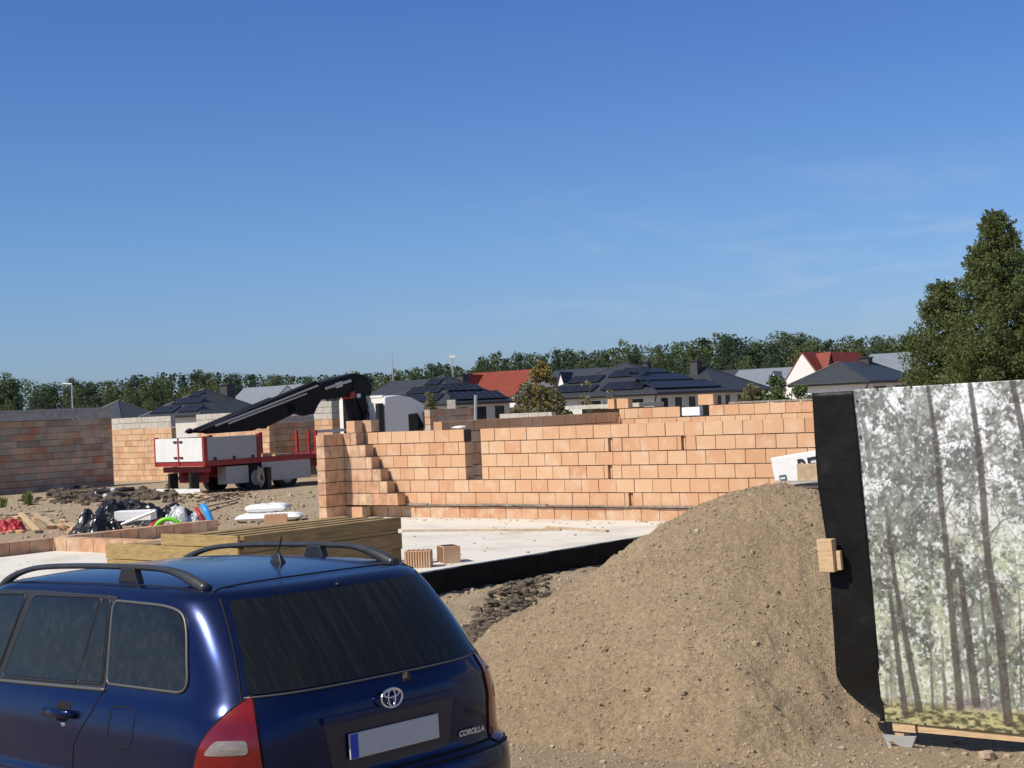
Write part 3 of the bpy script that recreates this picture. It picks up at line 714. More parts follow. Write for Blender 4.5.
# ------------------------------------------------------------------ building rubbish behind the slab
random.seed(21)
def crumpled(name, c, size, m, label, cat, seed, amp=.5):
    rr = random.Random(seed); N = 46; V = []; F = []
    o_ = rr.uniform(0, 90)
    for j in range(N+1):
        for i in range(N+1):
            x = (i/N-.5)*2; y = (j/N-.5)*2; d = min(1, math.hypot(x, y)); 
            h = (1-d**2.6)*size[2]*(.72+amp*.8*fbm(x*1.25+o_, y*1.25, 1, 2)) + size[2]*.24*abs(fbm(x*2.1, y*2.1+o_, 3, 5))*(1-d**4)
            wx = .14*fbm(x*3, y*3, o_, 3); wy = .14*fbm(x*3, y*3, o_+5, 3)
            V.append((c.x+(x+wx)*size[0], c.y+(y+wy)*size[1], c.z+max(h, 0)-.02*d))
    for j in range(N):
        for i in range(N): e = j*(N+1)+i; F.append((e, e+1, e+N+2, e+N+1))
    o = mesh_obj(name, V, F, m); tag(o, label, cat); md = o.modifiers.new('thickness', 'SOLIDIFY'); md.thickness = .01; return o
def gp(px, py, z=-.17): p = onz(px, py, z); p.z = gz(p.x, p.y); return p
crumpled('foil_heap', gp(97, 533), (.62, .5, .50), M['blackfoil'], 'crumpled dark plastic film heap nearest the loose planks', 'plastic film', 1, .8)
crumpled('foil_heap', gp(124, 522), (.8, .7, .66), M['blackfoil'], 'tallest crumpled black plastic film heap behind the white board', 'plastic film', 2, .7)
crumpled('foil_heap', gp(160, 523), (.9, .6, .60), M['blackfoil'], 'glossy black plastic film heap right of the white board', 'plastic film', 3, .7)
crumpled('foil_heap', gp(186, 527), (.5, .5, .54), M['clearfoil'], 'whitish translucent plastic film bundled beside the blue pipe', 'plastic film', 4, .7)
crumpled('foil_heap', gp(88, 531), (.26, .25, .16), M['clearfoil'], 'small scrap of pale plastic film in front of the dark film heap', 'plastic film', 5, .6)
mt = Matrix.Rotation(-.1, 3, 'Z')
p = gp(141, 528); q = MB(); q.cbox(p+Vector((0, -.45, .32)), (.85, .4, .22), mt); o = q.build('foam_board', M['white_plastic'], bevel=.01); tag(o, 'white foam board lying on the black plastic film', 'foam board')
a = p+Vector((-.25, -.75, .14)); b2 = p+Vector((.55, -.85, .42)); q = MB(); q.tube([a, b2], .035, 4); o = q.build('lath', M['white_plastic']); tag(o, 'white lath leaning across the foam board', 'lath')
for i, (x0, y0, x1, y1, lb, mm, w_) in enumerate((
    (0, 519, 55, 514, 'long pale plank lying furthest back in the scrap pile', 'scrap_wood', .12), (30, 517, 62, 516, 'short plank behind the scrap pile', 'scrap_wood', .08),
    (18, 518, 34, 534, 'orange tinted plank pointing at the low wall corner', 'pale_wood', .14), (33, 519, 52, 529, 'cream plank slanting across the scrap pile', 'scrap_wood', .12), (62, 528, 82, 532, 'pale board lying at the right end of the scrap pile', 'scrap_wood', .2),
    (196, 506, 222, 497, 'thin stick lying on the gravel near the truck', 'scrap_wood', .07), (205, 512, 238, 502, 'plank lying on the gravel right of the blue pipe', 'scrap_wood', .1),
    (192, 493, 210, 502, 'pale lath under the truck tail', 'scrap_wood', .14), (200, 499, 246, 494, 'reddish board lying under the truck side', 'brick_far', .22))):
    a = gp(x0, y0); b2 = gp(x1, y1); a.z += .06+.02*i % .07; b2.z += .05; d = b2-a; s = Vector((-d.y, d.x, 0)).normalized()
    q = MB(); q.box(a, d, s*w_, (0, 0, .04)); o = q.build('plank', M[mm]); tag(o, lb, 'plank')
q = MB()
for k in range(26):
    p = gp(random.uniform(2, 75), random.uniform(519, 534)); r = random.uniform(.04, .13)
    q.lump(p+Vector((0, 0, r*.3)), r, 6, .6, (1.3, .9, .7))
o = q.build('rubble', M['brick_far'], fixn=False); tag(o, 'mixed broken block rubble among the scrap planks', 'rubble', kind='stuff')
crumpled('red_bag', gp(9, 532), (.42, .35, .38), M['red_plastic'], 'torn red plastic bag at the left edge of the scrap pile', 'bag', 6, .9)
q = MB(); random.seed(5)
for k in range(520):
    px = random.uniform(50, 250); p = gp(px, random.gauss(496, 3.5)); r = random.uniform(.03, .16)*(1 if px < 175 else .4)
    q.lump(p+Vector((0, 0, r*.3)), r, 6, .7, (1.1, .9, .9))
for k in range(60):
    p = gp(random.uniform(10, 112), random.uniform(497, 503)); r = random.uniform(.04, .12); q.lump(p, r, 6, .6, (1.3, .9, .6))
o = q.build('soil_clods', M['mud'], fixn=False); tag(o, 'dark clods of soil along the foot of the brick walls at left', 'soil', kind='stuff')
for k, (px, py, dx, lb) in enumerate(((90, 500, 1.2, 'black drain pipe lying in front, lowest of the bundle by the shaded wall'), (97, 497, 1.3, 'black drain pipe lying on the others by the shaded wall'), (86, 496, .9, 'short black drain pipe nearest the shaded wall'))):
    p = gp(px, py)+Vector((0, 0, .09+(.12 if k == 1 else 0))); q = MB(); q.tube([p, p+Vector((dx, -.25, .02))], .075, 14); r = empty('drain_pipe', p); q.build('pipe_body', M['dark_metal'], r, smooth=True)
    q = MB(); q.tube([p+Vector((dx*.4, -.1, .005)), p+Vector((dx*.5, -.125, .008))], .083, 14); q.build('collar', M['clearfoil'], r); tag(r, lb, 'pipe')
# hoses and pipes near the low wall
c = onz(163, 534, 0.0); arc = [at(155+13.5-15.5*math.cos(t), 536-17*math.sin(t), c.y) for t in np.linspace(-.1, 2.6, 22)]
q = MB(); q.tube(arc, .045, 12); o = q.build('green_hose', M['green_plastic'], smooth=True); tag(o, 'bright green hose bent into an arch beside the timber stack', 'hose')
q = MB(); q.tube([at(146.5, 531, c.y+.2), at(154, 525, c.y+.3), at(163, 520.5, c.y+.5)], .07, 10); o = q.build('red_hose', M['red_plastic'], smooth=True); tag(o, 'thick red hose end behind the green hose', 'hose')
q = MB(); q.tube([at(196, 508, c.y+.1), at(201, 517, c.y), at(207, 529, c.y)], .04, 10); o = q.build('red_pipe', M['red_plastic'], smooth=True); tag(o, 'thin red pipe leaning left of the blue pipe', 'pipe')
q = MB(); q.tube([at(203, 505.5, c.y+.1), at(207, 512, c.y), at(211, 520, c.y), at(212.5, 531, c.y)], .062, 12); o = q.build('blue_pipe', M['blue_plastic'], smooth=True); tag(o, 'bright blue pipe standing up bent behind the timber stack', 'pipe')
q = MB(); p = at(175, 531, c.y+.4); q.cbox(p, (.55, .2, .16), Matrix.Rotation(.2, 3, 'Z')); o = q.build('wood_crate_board', M['pale_wood'], bevel=.004); tag(o, 'cream wooden board glimpsed under the green hose arch', 'board')
# white sacks
def pillow(q, c, d, seed, N=28):
    k = len(q.v); o_ = seed*3.7
    for s in (1, -1):
        for j in range(N+1):
            for i in range(N+1):
                x = (i/N-.5)*2; y = (j/N-.5)*2; e = max(0, (1-x**6)*(1-y**6))**.5
                z = d[2]*e*(.72+.22*fbm(x*1.6+o_, y*1.3, s, 2)+.10*fbm(x*5, y*4+o_, s, 3))*s
                q.v.append((c.x+x*d[0]*(1-.06*abs(y)**3), c.y+y*d[1]*(1-.05*abs(x)**3), c.z+z))
        for j in range(N):
            for i in range(N): e_ = k+j*(N+1)+i; q.f.append((e_, e_+1, e_+N+2, e_+N+1))
        k = len(q.v)
for k, (px, py, dz, sx_, lb) in enumerate(((270, 521, .0, .78, 'white bag of building material, the lower flat one of the pair'), (268, 519.5, .17, .5, 'white bag lying on top of the lower white bag'))):
    p = gp(px, py); q = MB(); pillow(q, p+Vector((0, 0, .11+dz)), (sx_, .42, .12), 31+k); o = q.build('cement_bag', M['white_plastic'], smooth=True); tag(o, lb, 'bag')
p = gp(278, 524); loose_block(p+Vector((0, -.25, 0)), .1, (.5, .3, .24), 'orange clay block lying in front of the white bags')
# weeds
def weed(px, py, h, n_, lb, dz=-.17):
    p = gp(px, py, dz); V = []; F = []; rr = random.Random(int(px))
    for k in range(n_):
        a = rr.uniform(0, 6.28); l = h*rr.uniform(.5, 1.1); b0 = p+Vector((rr.gauss(0, .05), rr.gauss(0, .05), 0)); tip = b0+Vector((math.cos(a)*l*.35, math.sin(a)*l*.35, l)); s = Vector((math.sin(a), -math.cos(a), 0))*.02
        i = len(V); mid = (b0+tip)/2+Vector((0, 0, l*.12)); V += [b0-s, b0+s, mid+s*1.6, mid-s*1.6, tip]; F += [(i, i+1, i+2, i+3), (i+3, i+2, i+4)]
    o = mesh_obj('weed', V, F, M['weed']); tag(o, lb, 'weed')
weed(28, 505, .42, 90, 'yellow green weed growing at the foot of the shaded brick wall'); weed(3, 507, .36, 60, 'weed at the far left of the shaded brick wall')
# ------------------------------------------------------------------ older unfinished house at the left
def unit(v): v = Vector(v); v.normalize(); return v
K2 = 1.13
h2 = empty('brick_shell_house', (-15.8, 61, -.25)); tag(h2, 'brick shell house with shaded side wall and grey top courses, left of the truck', 'unfinished house')
PCn = Vector((-14.15*K2, 54.2*K2, 0))
Lw = 13.0
o = brick_wall('side_wall', PCn, -VX, -UX*-1, Lw, [-.25+.25*i for i in range(12)], .3, h2, 'brick_old', seed=31, bl=.5, gap=.006)
q = MB(); q.box(PCn+Vector((0, 0, 2.51))+UX*-.06, -VX*Lw, UX*.42, (0, 0, .34)); q.build('ring_beam', M['ringbeam'], h2)
q = MB(); q.box(PCn+Vector((0, 0, 2.855))+UX*-.10, -VX*Lw, UX*.5, (0, 0, .06)); q.build('coping', M['alu'], h2)
def far_wall(name, p0, D, T, Lw, n_, top=2, seed=40, mm='brick_far', skip=None, parent=None, z0=-.25, thick=.25, bl=.45, tm='grey_block', nm='wall'):
    D = unit(D); T = unit(T)
    brick_wall(name, p0, D, T, Lw, lev(z0, n_), thick, parent, mm, seed=seed, bl=bl, gap=.012, skip=skip)
    if top: brick_wall('grey_course', p0+T*.0-T*.012, D, T, Lw, lev(z0+n_*.25, top, .24), thick, parent, tm, seed=seed+1, bl=.4, gap=.012, skip=skip)
f_ = Vector((-17.3, 66.2, 0))
far_wall('front_wall', f_, -UX, VX, 4.1, 9, 2, 41, parent=h2)
far_wall('front_wall', f_-UX*5.75, -UX, VX, 4.4, 9, 2, 42, parent=h2)
far_wall('partition_wall', Vector((-9.0*1.08, 57.2*1.08, 0)), VX, UX, 2.5, 9, 1, 43, 'brick_old', parent=h2)
far_wall('corner_pillar', Vector((-7.54*1.06, 58.2*1.06, 0)), -UX, VX, 1.05, 9, 3, 44, parent=h2, thick=.6, z0=-.2)
far_wall('lintel_wall', f_+VX*3.6-UX*9.0, -UX, VX, 3.0, 8, 1, 47, parent=h2)
# small grey topped shell right of the truck
h3 = empty('block_shell_house', at(540, 425, 52)-Vector((0, 0, 1.8))); h3.location.z = -.25; h3['_o'] = tuple(h3.location)
tag(h3, 'low pale block shell with a flat grey top below the ochre tree', 'unfinished house')
p = at(500, 420, 52); p.z = 0
far_wall('shaded_wall', Vector((at(430, 420, 50).x, 50, 0)), VX, UX, 2.3, 10, 0, 50, 'brick_old', parent=h3)
far_wall('front_wall', p, -UX, VX, 2.25, 8, 1, 51, parent=h3, skip=lambda c, s, a, b: c in (6, 7) and .9 < s < 1.55)
p2 = p-UX*2.25+VX*1.0
q = MB(); q.box(p2+Vector((0, 0, 2.02))-UX*-.1, -UX*2.9, VX*1.4, (0, 0, .13)); q.build('flat_roof', M['grey_block'], h3)
far_wall('front_wall', p2-UX*.45, -UX, VX, .9, 8, 0, 53, parent=h3); far_wall('front_wall', p2-UX*1.8, -UX, VX, .8, 8, 0, 54, parent=h3)
q = MB(); q.box(p2+VX*1.2+Vector((0, 0, -.2)), -UX*2.8, VX*.2, (0, 0, 2.2)); q.build('back_wall', M['brick_old'], h3)
q = MB(); q.cbox(at(451.5, 404.5, 51), (.28, .25, .3)); o = q.build('grey_block', M['grey_block'], bevel=.01); tag(o, 'pale concrete block left on top of the shaded brick wall right of the truck cab', 'block')
q = MB(); q.cyl(at(475.5, 425, 49), at(475.5, 395, 49), .05, 8); o = q.build('steel_prop', M['sheet_metal']); tag(o, 'thin grey steel prop standing at the end of the shaded brick wall', 'prop')

# ------------------------------------------------------------------ flatbed truck with folded crane
TY = math.atan2(VX.y, VX.x)
tr0 = at(205, 490, 50.0); tr0.z = -.2
tf = Vector((math.cos(TY), math.sin(TY), 0)); tl = Vector((-math.sin(TY), math.cos(TY), 0))
TO = tr0+tl*1.25
truck = empty('crane_truck', TO, (0, 0, TY), world_children=False)
tag(truck, 'flatbed truck with white cab, red framed side boards and a black folded loading crane', 'truck')
def tb(name, m, boxes, parent=None, bevel=0, cyls=()):
    q = MB()
    for (x0, x1, y0, y1, z0, z1) in boxes: q.box((x0, y0, z0), (x1-x0, 0, 0), (0, y1-y0, 0), (0, 0, z1-z0))
    for (a, b, r) in cyls: q.cyl(a, b, r, 20)
    return q.build(name, M[m], parent or truck, local=True, bevel=bevel)
tb('chassis', 'truck_red', [(.3, 10.4, -.45, -.3, .62, .86), (.3, 10.4, .3, .45, .62, .86), (1.2, 1.35, -.9, .9, .5, .8), (.2, .35, -1.15, 1.15, .72, .9), (.5, .62, -.7, .7, .35, .8)])
tb('bed_floor', 'truck_red', [(0, 7.2, -1.25, 1.25, .93, 1.08)])
tb('side_board', 'alu', [(.12, 2.25, -1.27, -1.23, 1.09, 1.86)]); tb('side_board', 'alu', [(2.42, 4.6, -1.30, -1.26, .28, .92)])
tb('side_board', 'alu', [(.12, 2.25, 1.23, 1.27, 1.09, 1.86)])
for (a, b) in ((-1.22, -.03), (.03, 1.22)):
    d = tb('tail_board', 'white_board', [(-.03, .01, a, b, 1.09, 1.86)])
    for zz in (1.22, 1.74):
        tb('latch', 'dark_metal', [(-.06, -.03, (a if a > 0 else b)-.12*(-1 if a > 0 else 1)-.08, (a if a > 0 else b)-.12*(-1 if a > 0 else 1)+.08, zz-.03, zz+.03)], d)
for (x, y) in ((.05, -1.26), (2.33, -1.26), (4.62, -1.26), (4.95, -1.26), (.05, 1.26), (2.33, 1.26), (4.62, 1.26), (6.2, 1.1), (-.02, 0)):
    tb('stake', 'truck_red', [(x-(.07 if x < 3 else .04), x+(.07 if x < 3 else .04), y-.05, y+.05, .95, 1.9)] if y else [(-.045, .0, -.035, .035, 1.0, 1.87)])
for x in (.45, 1.25, 2.05): tb('hinge', 'dark_metal', [(x-.05, x+.05, -1.30, -1.27, 1.08, 1.2)])
tb('side_rail', 'truck_red', [(0, 4.7, -1.29, -1.255, .92, 1.10)]); tb('bumper', 'white_board', [(-.12, -.04, -1.15, 1.15, .05, .2), ]); tb('bumper_bracket', 'dark_metal', [(-.04, .3, -.6, -.5, .1, .7)]); tb('bumper_bracket', 'dark_metal', [(-.04, .3, .5, .6, .1, .7)])
tb('toolbox', 'alu', [(.95, 1.9, -1.2, -.75, .28, .86)])
def wheel(x, y, w=.3):
    q = MB(); q.tube([(x, y-w/2, .42), (x, y-w/2+.03, .42), (x, y+w/2-.03, .42), (x, y+w/2, .42)], [.46, .50, .50, .46], 28); t = q.build('wheel', M['rubber'], truck, local=True, smooth=False)
    q = MB(); s = -1 if y < 0 else 1; q.tube([(x, y+s*w/2, .42), (x, y+s*(w/2+.02), .42)], [.27, .2], 20); q.build('rim', M['alu'], t, local=True)
for x in (2.3, 3.65, 9.2):
    for y in (-1.02, 1.02): wheel(x, y)
tb('mudguard', 'dark_metal', [(1.98, 2.0, -1.2, -.8, .3, .9), (1.7, 2.9, -1.2, -.8, .9, .92)])
tb('stabiliser_leg', 'dark_metal', [(2.45, 2.62, -1.52, -1.36, -.05, .75), (2.4, 2.68, -1.58, -1.3, -.05, 0.0)])
q = MB()
for k in range(4): q.tube([(2.15+.05*k, -1.42, .75+.05*math.cos(k)), (2.02+.03*k, -1.48, .4), (2.2+.04*k, -1.45, .1+.04*k), (2.38, -1.42, .4), (2.35-.03*k, -1.4, .7)], .022, 6)
q.build('hose_bundle', M['scrap_wood'], truck, local=True)
tb('load', 'scrap_wood', [(2.8, 3.5, -.9, -.2, 1.09, 1.2), (3.2, 4.1, -1.1, -.8, 1.09, 1.16), (2.6, 3.0, -.6, .5, 1.09, 1.3)])
# cab: profile in x,z swept across the width with rounded edges
cabp = [(x+1.25, z) for x, z in [(7.25, .75), (7.25, 2.65), (7.27, 2.97), (7.9, 3.03), (8.7, 2.92), (9.35, 2.66), (9.48, 1.9), (9.55, .9), (9.5, .5), (8.5, .45), (8.45, .9), (7.5, .95)]]
q = MB(); q.prism([(x, -1.22, z) for x, z in cabp], (0, 2.44, 0)); cab = q.build('cab', M['truck_white'], truck, local=True, bevel=.035)
q = MB(); q.prism([(9.72, -1.235, 1.55), (9.72, -1.235, 2.30), (10.2, -1.235, 2.33), (10.5, -1.235, 1.9), (10.52, -1.235, 1.55)], (0, .02, 0)); q.build('side_window', M['glass_far'], cab, local=True)
q = MB(); q.prism([(9.72, 1.235, 1.55), (9.72, 1.235, 2.30), (10.2, 1.235, 2.33), (10.5, 1.235, 1.9), (10.52, 1.235, 1.55)], (0, -.02, 0)); q.build('side_window', M['glass_far'], cab, local=True)
q = MB(); q.prism([(10.72, -1.05, 1.8), (10.6, -1.05, 2.55), (10.6, 1.05, 2.55), (10.72, 1.05, 1.8)], (.03, 0, .01)); q.build('windscreen', M['glass_far'], cab, local=True)
tb('grab_rail', 'dark_metal', [(8.44, 8.48, -.3, -.25, 1.2, 2.6)], cab); tb('air_intake', 'dark_metal', [(8.2, 8.46, -1.18, -1.02, 1.0, 2.75)], cab)
tb('roof_deflector', 'truck_white', [(8.5, 8.58, -1.1, 1.1, 2.96, 3.05)], cab); tb('mirror', 'dark_metal', [(10.5, 10.65, -1.5, -1.27, 1.75, 2.35)], cab)
tb('battery_rack', 'dark_metal', [(7.8, 8.3, -1.1, -.3, .95, 1.85), (7.9, 8.0, -.9, -.8, 1.8, 2.2), (8.15, 8.2, -.6, -.55, 1.8, 2.35)])
# crane
CY = 54.0
def cpt(px, py, y=None):
    """point of the crane plane (vertical plane along the truck, at its middle) through a pixel of the survey"""
    d = ray(px, py); o_ = Vector((0, 0, CAMZ)); P0 = TO; t = (P0-o_).dot(tl)/d.dot(tl); w_ = o_+d*t-TO
    return Vector((w_.dot(tf), 0, w_.z))
def crane_poly(name, pts, w_, m='crane_black', parent=None, bevel=.03, y=0):
    q = MB(); q.prism([cpt(*p)+Vector((0, y-w_/2, 0)) for p in pts], (0, w_, 0)); return q.build(name, M[m], parent or truck, local=True, bevel=bevel)
col = crane_poly('crane_column', [(349, 448), (347, 400), (350, 378), (362, 376), (368, 386), (366, 398), (363, 412), (361, 448)], .5)
crane_poly('crane_base', [(344, 452), (344, 436), (369, 436), (371, 452)], 1.6)
bm_ = crane_poly('main_boom', [(300, 391), (318, 382.5), (350, 373.5), (360, 375), (368, 385), (366, 392), (356, 396), (318, 400), (313, 408), (300, 414)], .42)
bo = crane_poly('outer_boom', [(196, 431), (262, 402), (312, 381), (316, 384), (314, 404), (310, 414), (300, 416), (292, 413), (263, 427), (262, 429), (256, 428), (248, 431), (206, 434)], .3, y=-.1)
for k in range(3):
    a = [(188+12*k, 432.5-4*k), (262+8*k, 405-4*k), (266+8*k, 407-4*k), (206+10*k, 433-3.5*k)]
    crane_poly('extension_beam', a, .22, parent=bo, y=.12*k+.15, bevel=.01)
q = MB(); q.tube([cpt(210, 426)+Vector((0, -.3, 0)), cpt(262, 406)+Vector((0, -.3, 0)), cpt(312, 386)+Vector((0, -.3, 0))], .035, 8); q.build('hydraulic_line', M['sheet_metal'], bo, local=True)
q = MB(); q.tube([cpt(222, 424)+Vector((0, -.34, 0)), cpt(300, 394)+Vector((0, -.34, 0))], .03, 8); q.build('hydraulic_line', M['alu'], bo, local=True)
q = MB(); q.tube([cpt(320, 389)+Vector((0, -.3, 0)), cpt(345, 381)+Vector((0, -.3, 0))], .05, 8); q.build('hydraulic_cylinder', M['sheet_metal'], bm_, local=True)
crane_poly('data_plate', [(331, 383.5), (337.5, 381.5), (338.5, 386.5), (332, 388.5)], .46, 'white_board', bm_, 0)
crane_poly('warning_plate', [(345, 393), (349, 391), (351, 397), (347, 399)], .54, 'red_plastic', col, 0); crane_poly('white_plate', [(352, 394), (355.5, 394), (355.5, 399), (352, 399)], .54, 'white_board', col, 0)
q = MB()
for k in range(4): q.tube([cpt(352+2*k, 398)+Vector((0, -.3, 0)), cpt(358+2*k, 414)+Vector((0, -.36, 0)), cpt(354+2*k, 434)+Vector((0, -.3, 0))], .03, 6)
q.build('crane_hose', M['dark_metal'], col, local=True)
crane_poly('grapple_bracket', [(186, 431), (190, 428), (192, 433), (189, 434)], .2)
q = MB()
crane_poly('motor_housing', [(281, 404), (290, 401), (292, 411), (283, 416)], .5)
# folded pale board seen past the front of the bed
tb('headboard', 'sheet_metal', [(4.95, 7.2, -1.24, -1.2, 1.80, 1.90)])

# ------------------------------------------------------------------ houses of the settlement
def quad_grid(): pass
def house(name, npx, npy, Y, Lu, Lv, eave, rise, label, roof='roof_dark', wallm='cream_wall', ridge=0., over=.5, chim=None, panels_u=(), panels_v=(), windows_v=0, windows_u=0, base=-.6, group=None, axis_='v', cat='house'):
    """bungalow whose near eave corner is seen at (npx,npy) at depth Y; Lu runs left, Lv right, both receding"""
    c = at(npx, npy, Y); c.z = 0
    E = eave
    r = empty(name, (c+UX*Lu/2+VX*Lv/2)+Vector((0, 0, base))); tag(r, label, cat, group)
    P = lambda u, v, z: c+UX*u+VX*v+Vector((0, 0, z))
    q = MB(); q.box(P(over, over, base), UX*(Lu-2*over), VX*(Lv-2*over), (0, 0, E-base-.02)); wl = q.build('wall', M[wallm], r)
    if axis_ == 'v': ra, rb = (Lu/2, Lv/2-ridge/2), (Lu/2, Lv/2+ridge/2)
    else: ra, rb = (Lu/2+ridge/2, Lv/2), (Lu/2-ridge/2, Lv/2)
    A, B = P(*ra, E+rise), P(*rb, E+rise)
    c0, c1, c2, c3 = P(0, 0, E), P(Lu, 0, E), P(Lu, Lv, E), P(0, Lv, E)
    vs = [c0, c1, c2, c3, A, B]+[v-Vector((0, 0, .22)) for v in (c0, c1, c2, c3)]
    if axis_ == 'v': fs = [(0, 1, 4), (1, 2, 5, 4), (2, 3, 5), (3, 0, 4, 5)]
    else: fs = [(0, 1, 4, 5), (1, 2, 4), (2, 3, 5, 4), (3, 0, 5)]
    q = MB(); q.add(vs, fs+[(0, 6, 7, 1), (1, 7, 8, 2), (2, 8, 9, 3), (3, 9, 6, 0), (6, 9, 8, 7)]); rf = q.build('roof', M[roof], r)
    q = MB(); 
    for (s_, e_) in ((c0, A), (c3, B if axis_ == 'v' else B), (c1, A)): q.tube([s_+Vector((0, 0, .0)), e_+Vector((0, 0, .03))], .055, 6); q.build('hip_cap', M[roof], rf); q = MB()
    q = MB(); q.tube([c1-VX*.06-Vector((0, 0, .05)), c0-VX*.06-UX*.06-Vector((0, 0, .05)), c3-UX*.06-Vector((0, 0, .05))], .07, 8); q.build('gutter', M['dark_metal'], r)
    q = MB(); q.tube([c0-UX*.06-VX*.06, c0+UX*over+VX*(over-.08)-Vector((0, 0, .6)), c0+UX*over+VX*(over-.08)-Vector((0, 0, 2.5))], .06, 6); q.build('downpipe', M['dark_metal'], r)
    def slope(side, f0, f1, h0, h1):
        """panel block on a roof slope; f along the eave 0..1, h up the slope 0..1"""
        if side == 'v': e0, e1, t0, t1 = c0, c3, A, (B if axis_ == 'v' else A)
        else: e0, e1, t0, t1 = c0, c1, (A if axis_ == 'v' else B), A
        def pt(f, h):
            p = e0+(e1-e0)*f; top = t0+(t1-t0)*f
            up = ((t0+t1)/2-(e0+e1)/2); ed = (e1-e0).normalized(); up = up-ed*up.dot(ed)
            return p+up*h
        nrm = (pt(1, 0)-pt(0, 0)).cross(pt(0, 1)-pt(0, 0)).normalized()
        if nrm.z < 0: nrm = -nrm
        o0, o1, o2, o3 = pt(f0, h0)+nrm*.12, pt(f1, h0)+nrm*.12, pt(f1, h1)+nrm*.12, pt(f0, h1)+nrm*.12
        q = MB(); q.prism([o0, o1, o2, o3], -nrm*.05); s = q.build('solar_panel', M['solar'], r)
        q = MB(); nx_ = max(1, round((o1-o0).length/1.1)); ny_ = max(1, round((o3-o0).length/1.75))
        for k in range(nx_+1): q.tube([o0+(o1-o0)*k/nx_+nrm*.004, o3+(o2-o3)*k/nx_+nrm*.004], .022, 4)
        for k in range(ny_+1): q.tube([o0+(o3-o0)*k/ny_+nrm*.004, o1+(o2-o1)*k/ny_+nrm*.004], .022, 4)
        q.build('panel_frame', M['solar_frame'], s)
    for a_ in panels_v: slope('v', *a_)
    for a_ in panels_u: slope('u', *a_)
    def win(side, f, w_, z0, z1):
        if side == 'v': p = P(over, over+(Lv-2*over)*f, 0); d = VX; n_ = -UX
        else: p = P(over+(Lu-2*over)*f, over, 0); d = UX; n_ = -VX
        q = MB(); q.box(p-d*w_/2+n_*.01+Vector((0, 0, z0)), d*w_, n_*.03, (0, 0, z1-z0)); wf = q.build('window', M['white_wall'], r)
        q = MB(); q.box(p-d*(w_/2-.08)+n_*.03+Vector((0, 0, z0+.08)), d*(w_-.16), n_*.025, (0, 0, z1-z0-.16)); q.build('pane', M['glass_far'], wf)
    for k in range(windows_v): win('v', (k+.6)/(windows_v+.2), (Lv-1)/windows_v*.55, .3, E-.35)
    for k in range(windows_u): win('u', (k+.5)/windows_u, (Lu-1)/windows_u*.5, .9, E-.35)
    if chim:
        for (u_, v_, zt, w_) in chim:
            q = MB(); q.box(P(u_, v_, E), UX*w_, VX*w_, (0, 0, zt-E)); ch = q.build('chimney', M['chimney'], rf)
            q = MB(); q.box(P(u_-.08, v_-.08, zt), UX*(w_+.16), VX*(w_+.16), (0, 0, .1)); q.build('chimney_cap', M['dark_metal'], ch)
    return r
def gable(name, npx, Y, Lr, W, eave, rise, label, roof='roof_red', wallm='white_wall', rd='v', group=None, cross=None, base=-.6, chim=None):
    """gable house, ridge along rd; near eave corner under pixel column npx"""
    c = at(npx, 400, Y); c.z = 0; rdv = VX if rd == 'v' else UX; wd = UX if rd == 'v' else VX
    P = lambda r_, w_, z: c+rdv*r_+wd*w_+Vector((0, 0, z))
    R_ = empty(name, P(Lr/2, W/2, base)); tag(R_, label, 'house', group)
    q = MB(); pts = [P(-.03, .1, base), P(-.03, W-.1, base), P(-.03, W-.1, eave), P(-.03, W/2, eave+rise*(1-.2/W)), P(-.03, .1, eave)]; q.prism(pts, rdv*(Lr-.3)); q.build('wall', M[wallm], R_)
    q = MB()
    for s in (0, 1):
        e0 = P(0, 0 if s == 0 else W, eave); t0 = P(0, W/2, eave+rise); n_ = (rdv.cross(t0-e0)).normalized()
        if n_.z < 0: n_ = -n_
        q.prism([e0, t0, t0+n_*.06, e0+n_*.06], rdv*Lr)
    rf = q.build('roof', M[roof], R_)
    if cross:
        for (r0, wid, hh, wf) in cross:      # cross gable on the near long side
            z1 = eave+rise*hh; q = MB(); a = P(r0, wf, eave); b = P(r0+wid, wf, eave); t = P(r0+wid/2, wf, z1); dep = wd*(W/2*hh-wf)
            q.prism([a, b, t], wd*.08); q.build('gable_front', M['roof_dark'] if roof == 'roof_red' else M['white_wall'], R_)  # dark colour on red-roofed fronts stands in for their shade
            q = MB(); q.add([a-wd*.15+Vector((0, 0, .05)), t-wd*.15+Vector((0, 0, .12)), t+dep, b-wd*.15+Vector((0, 0, .05)), a+wd*.1, b+wd*.1], [(0, 1, 2, 4), (3, 5, 2, 1)]); o_ = q.build('gable_roof', M[roof], rf); s_ = o_.modifiers.new('t', 'SOLIDIFY'); s_.thickness = .12
    for (r0, w0, zt) in (chim or ()):
        q = MB(); q.box(P(r0, w0, eave), rdv*.8, wd*.8, (0, 0, zt-eave)); q.build('chimney', M['chimney'], rf)
    return R_
random.seed(31)
house('hip_roof_house', 657, 396, 124, 14, 11.6, 2.78, 2.75, 'largest dark hip roofed house, solar panels on both slopes and dark windows under the eave', windows_v=5, windows_u=3,
      panels_v=[(.07, .93, .10, .32), (.13, .80, .36, .56), (.26, .70, .60, .76)], panels_u=[(.14, .44, .12, .34), (.50, .9, .12, .30), (.24, .50, .52, .72), (.54, .78, .40, .60)], chim=[(7.6, 9.8, 5.5, .6)])
house('hip_roof_house', 451, 402, 140, 10, 9.4, 2.75, 2.75, 'dark solar roofed house with a chimney just left of the long red roof', windows_v=3,
      panels_v=[(.12, .9, .08, .34), (.2, .74, .40, .62)], panels_u=[(.2, .82, .08, .30), (.30, .72, .36, .58), (.42, .6, .64, .84)], chim=[(3.6, 5.8, 5.35, .9)])
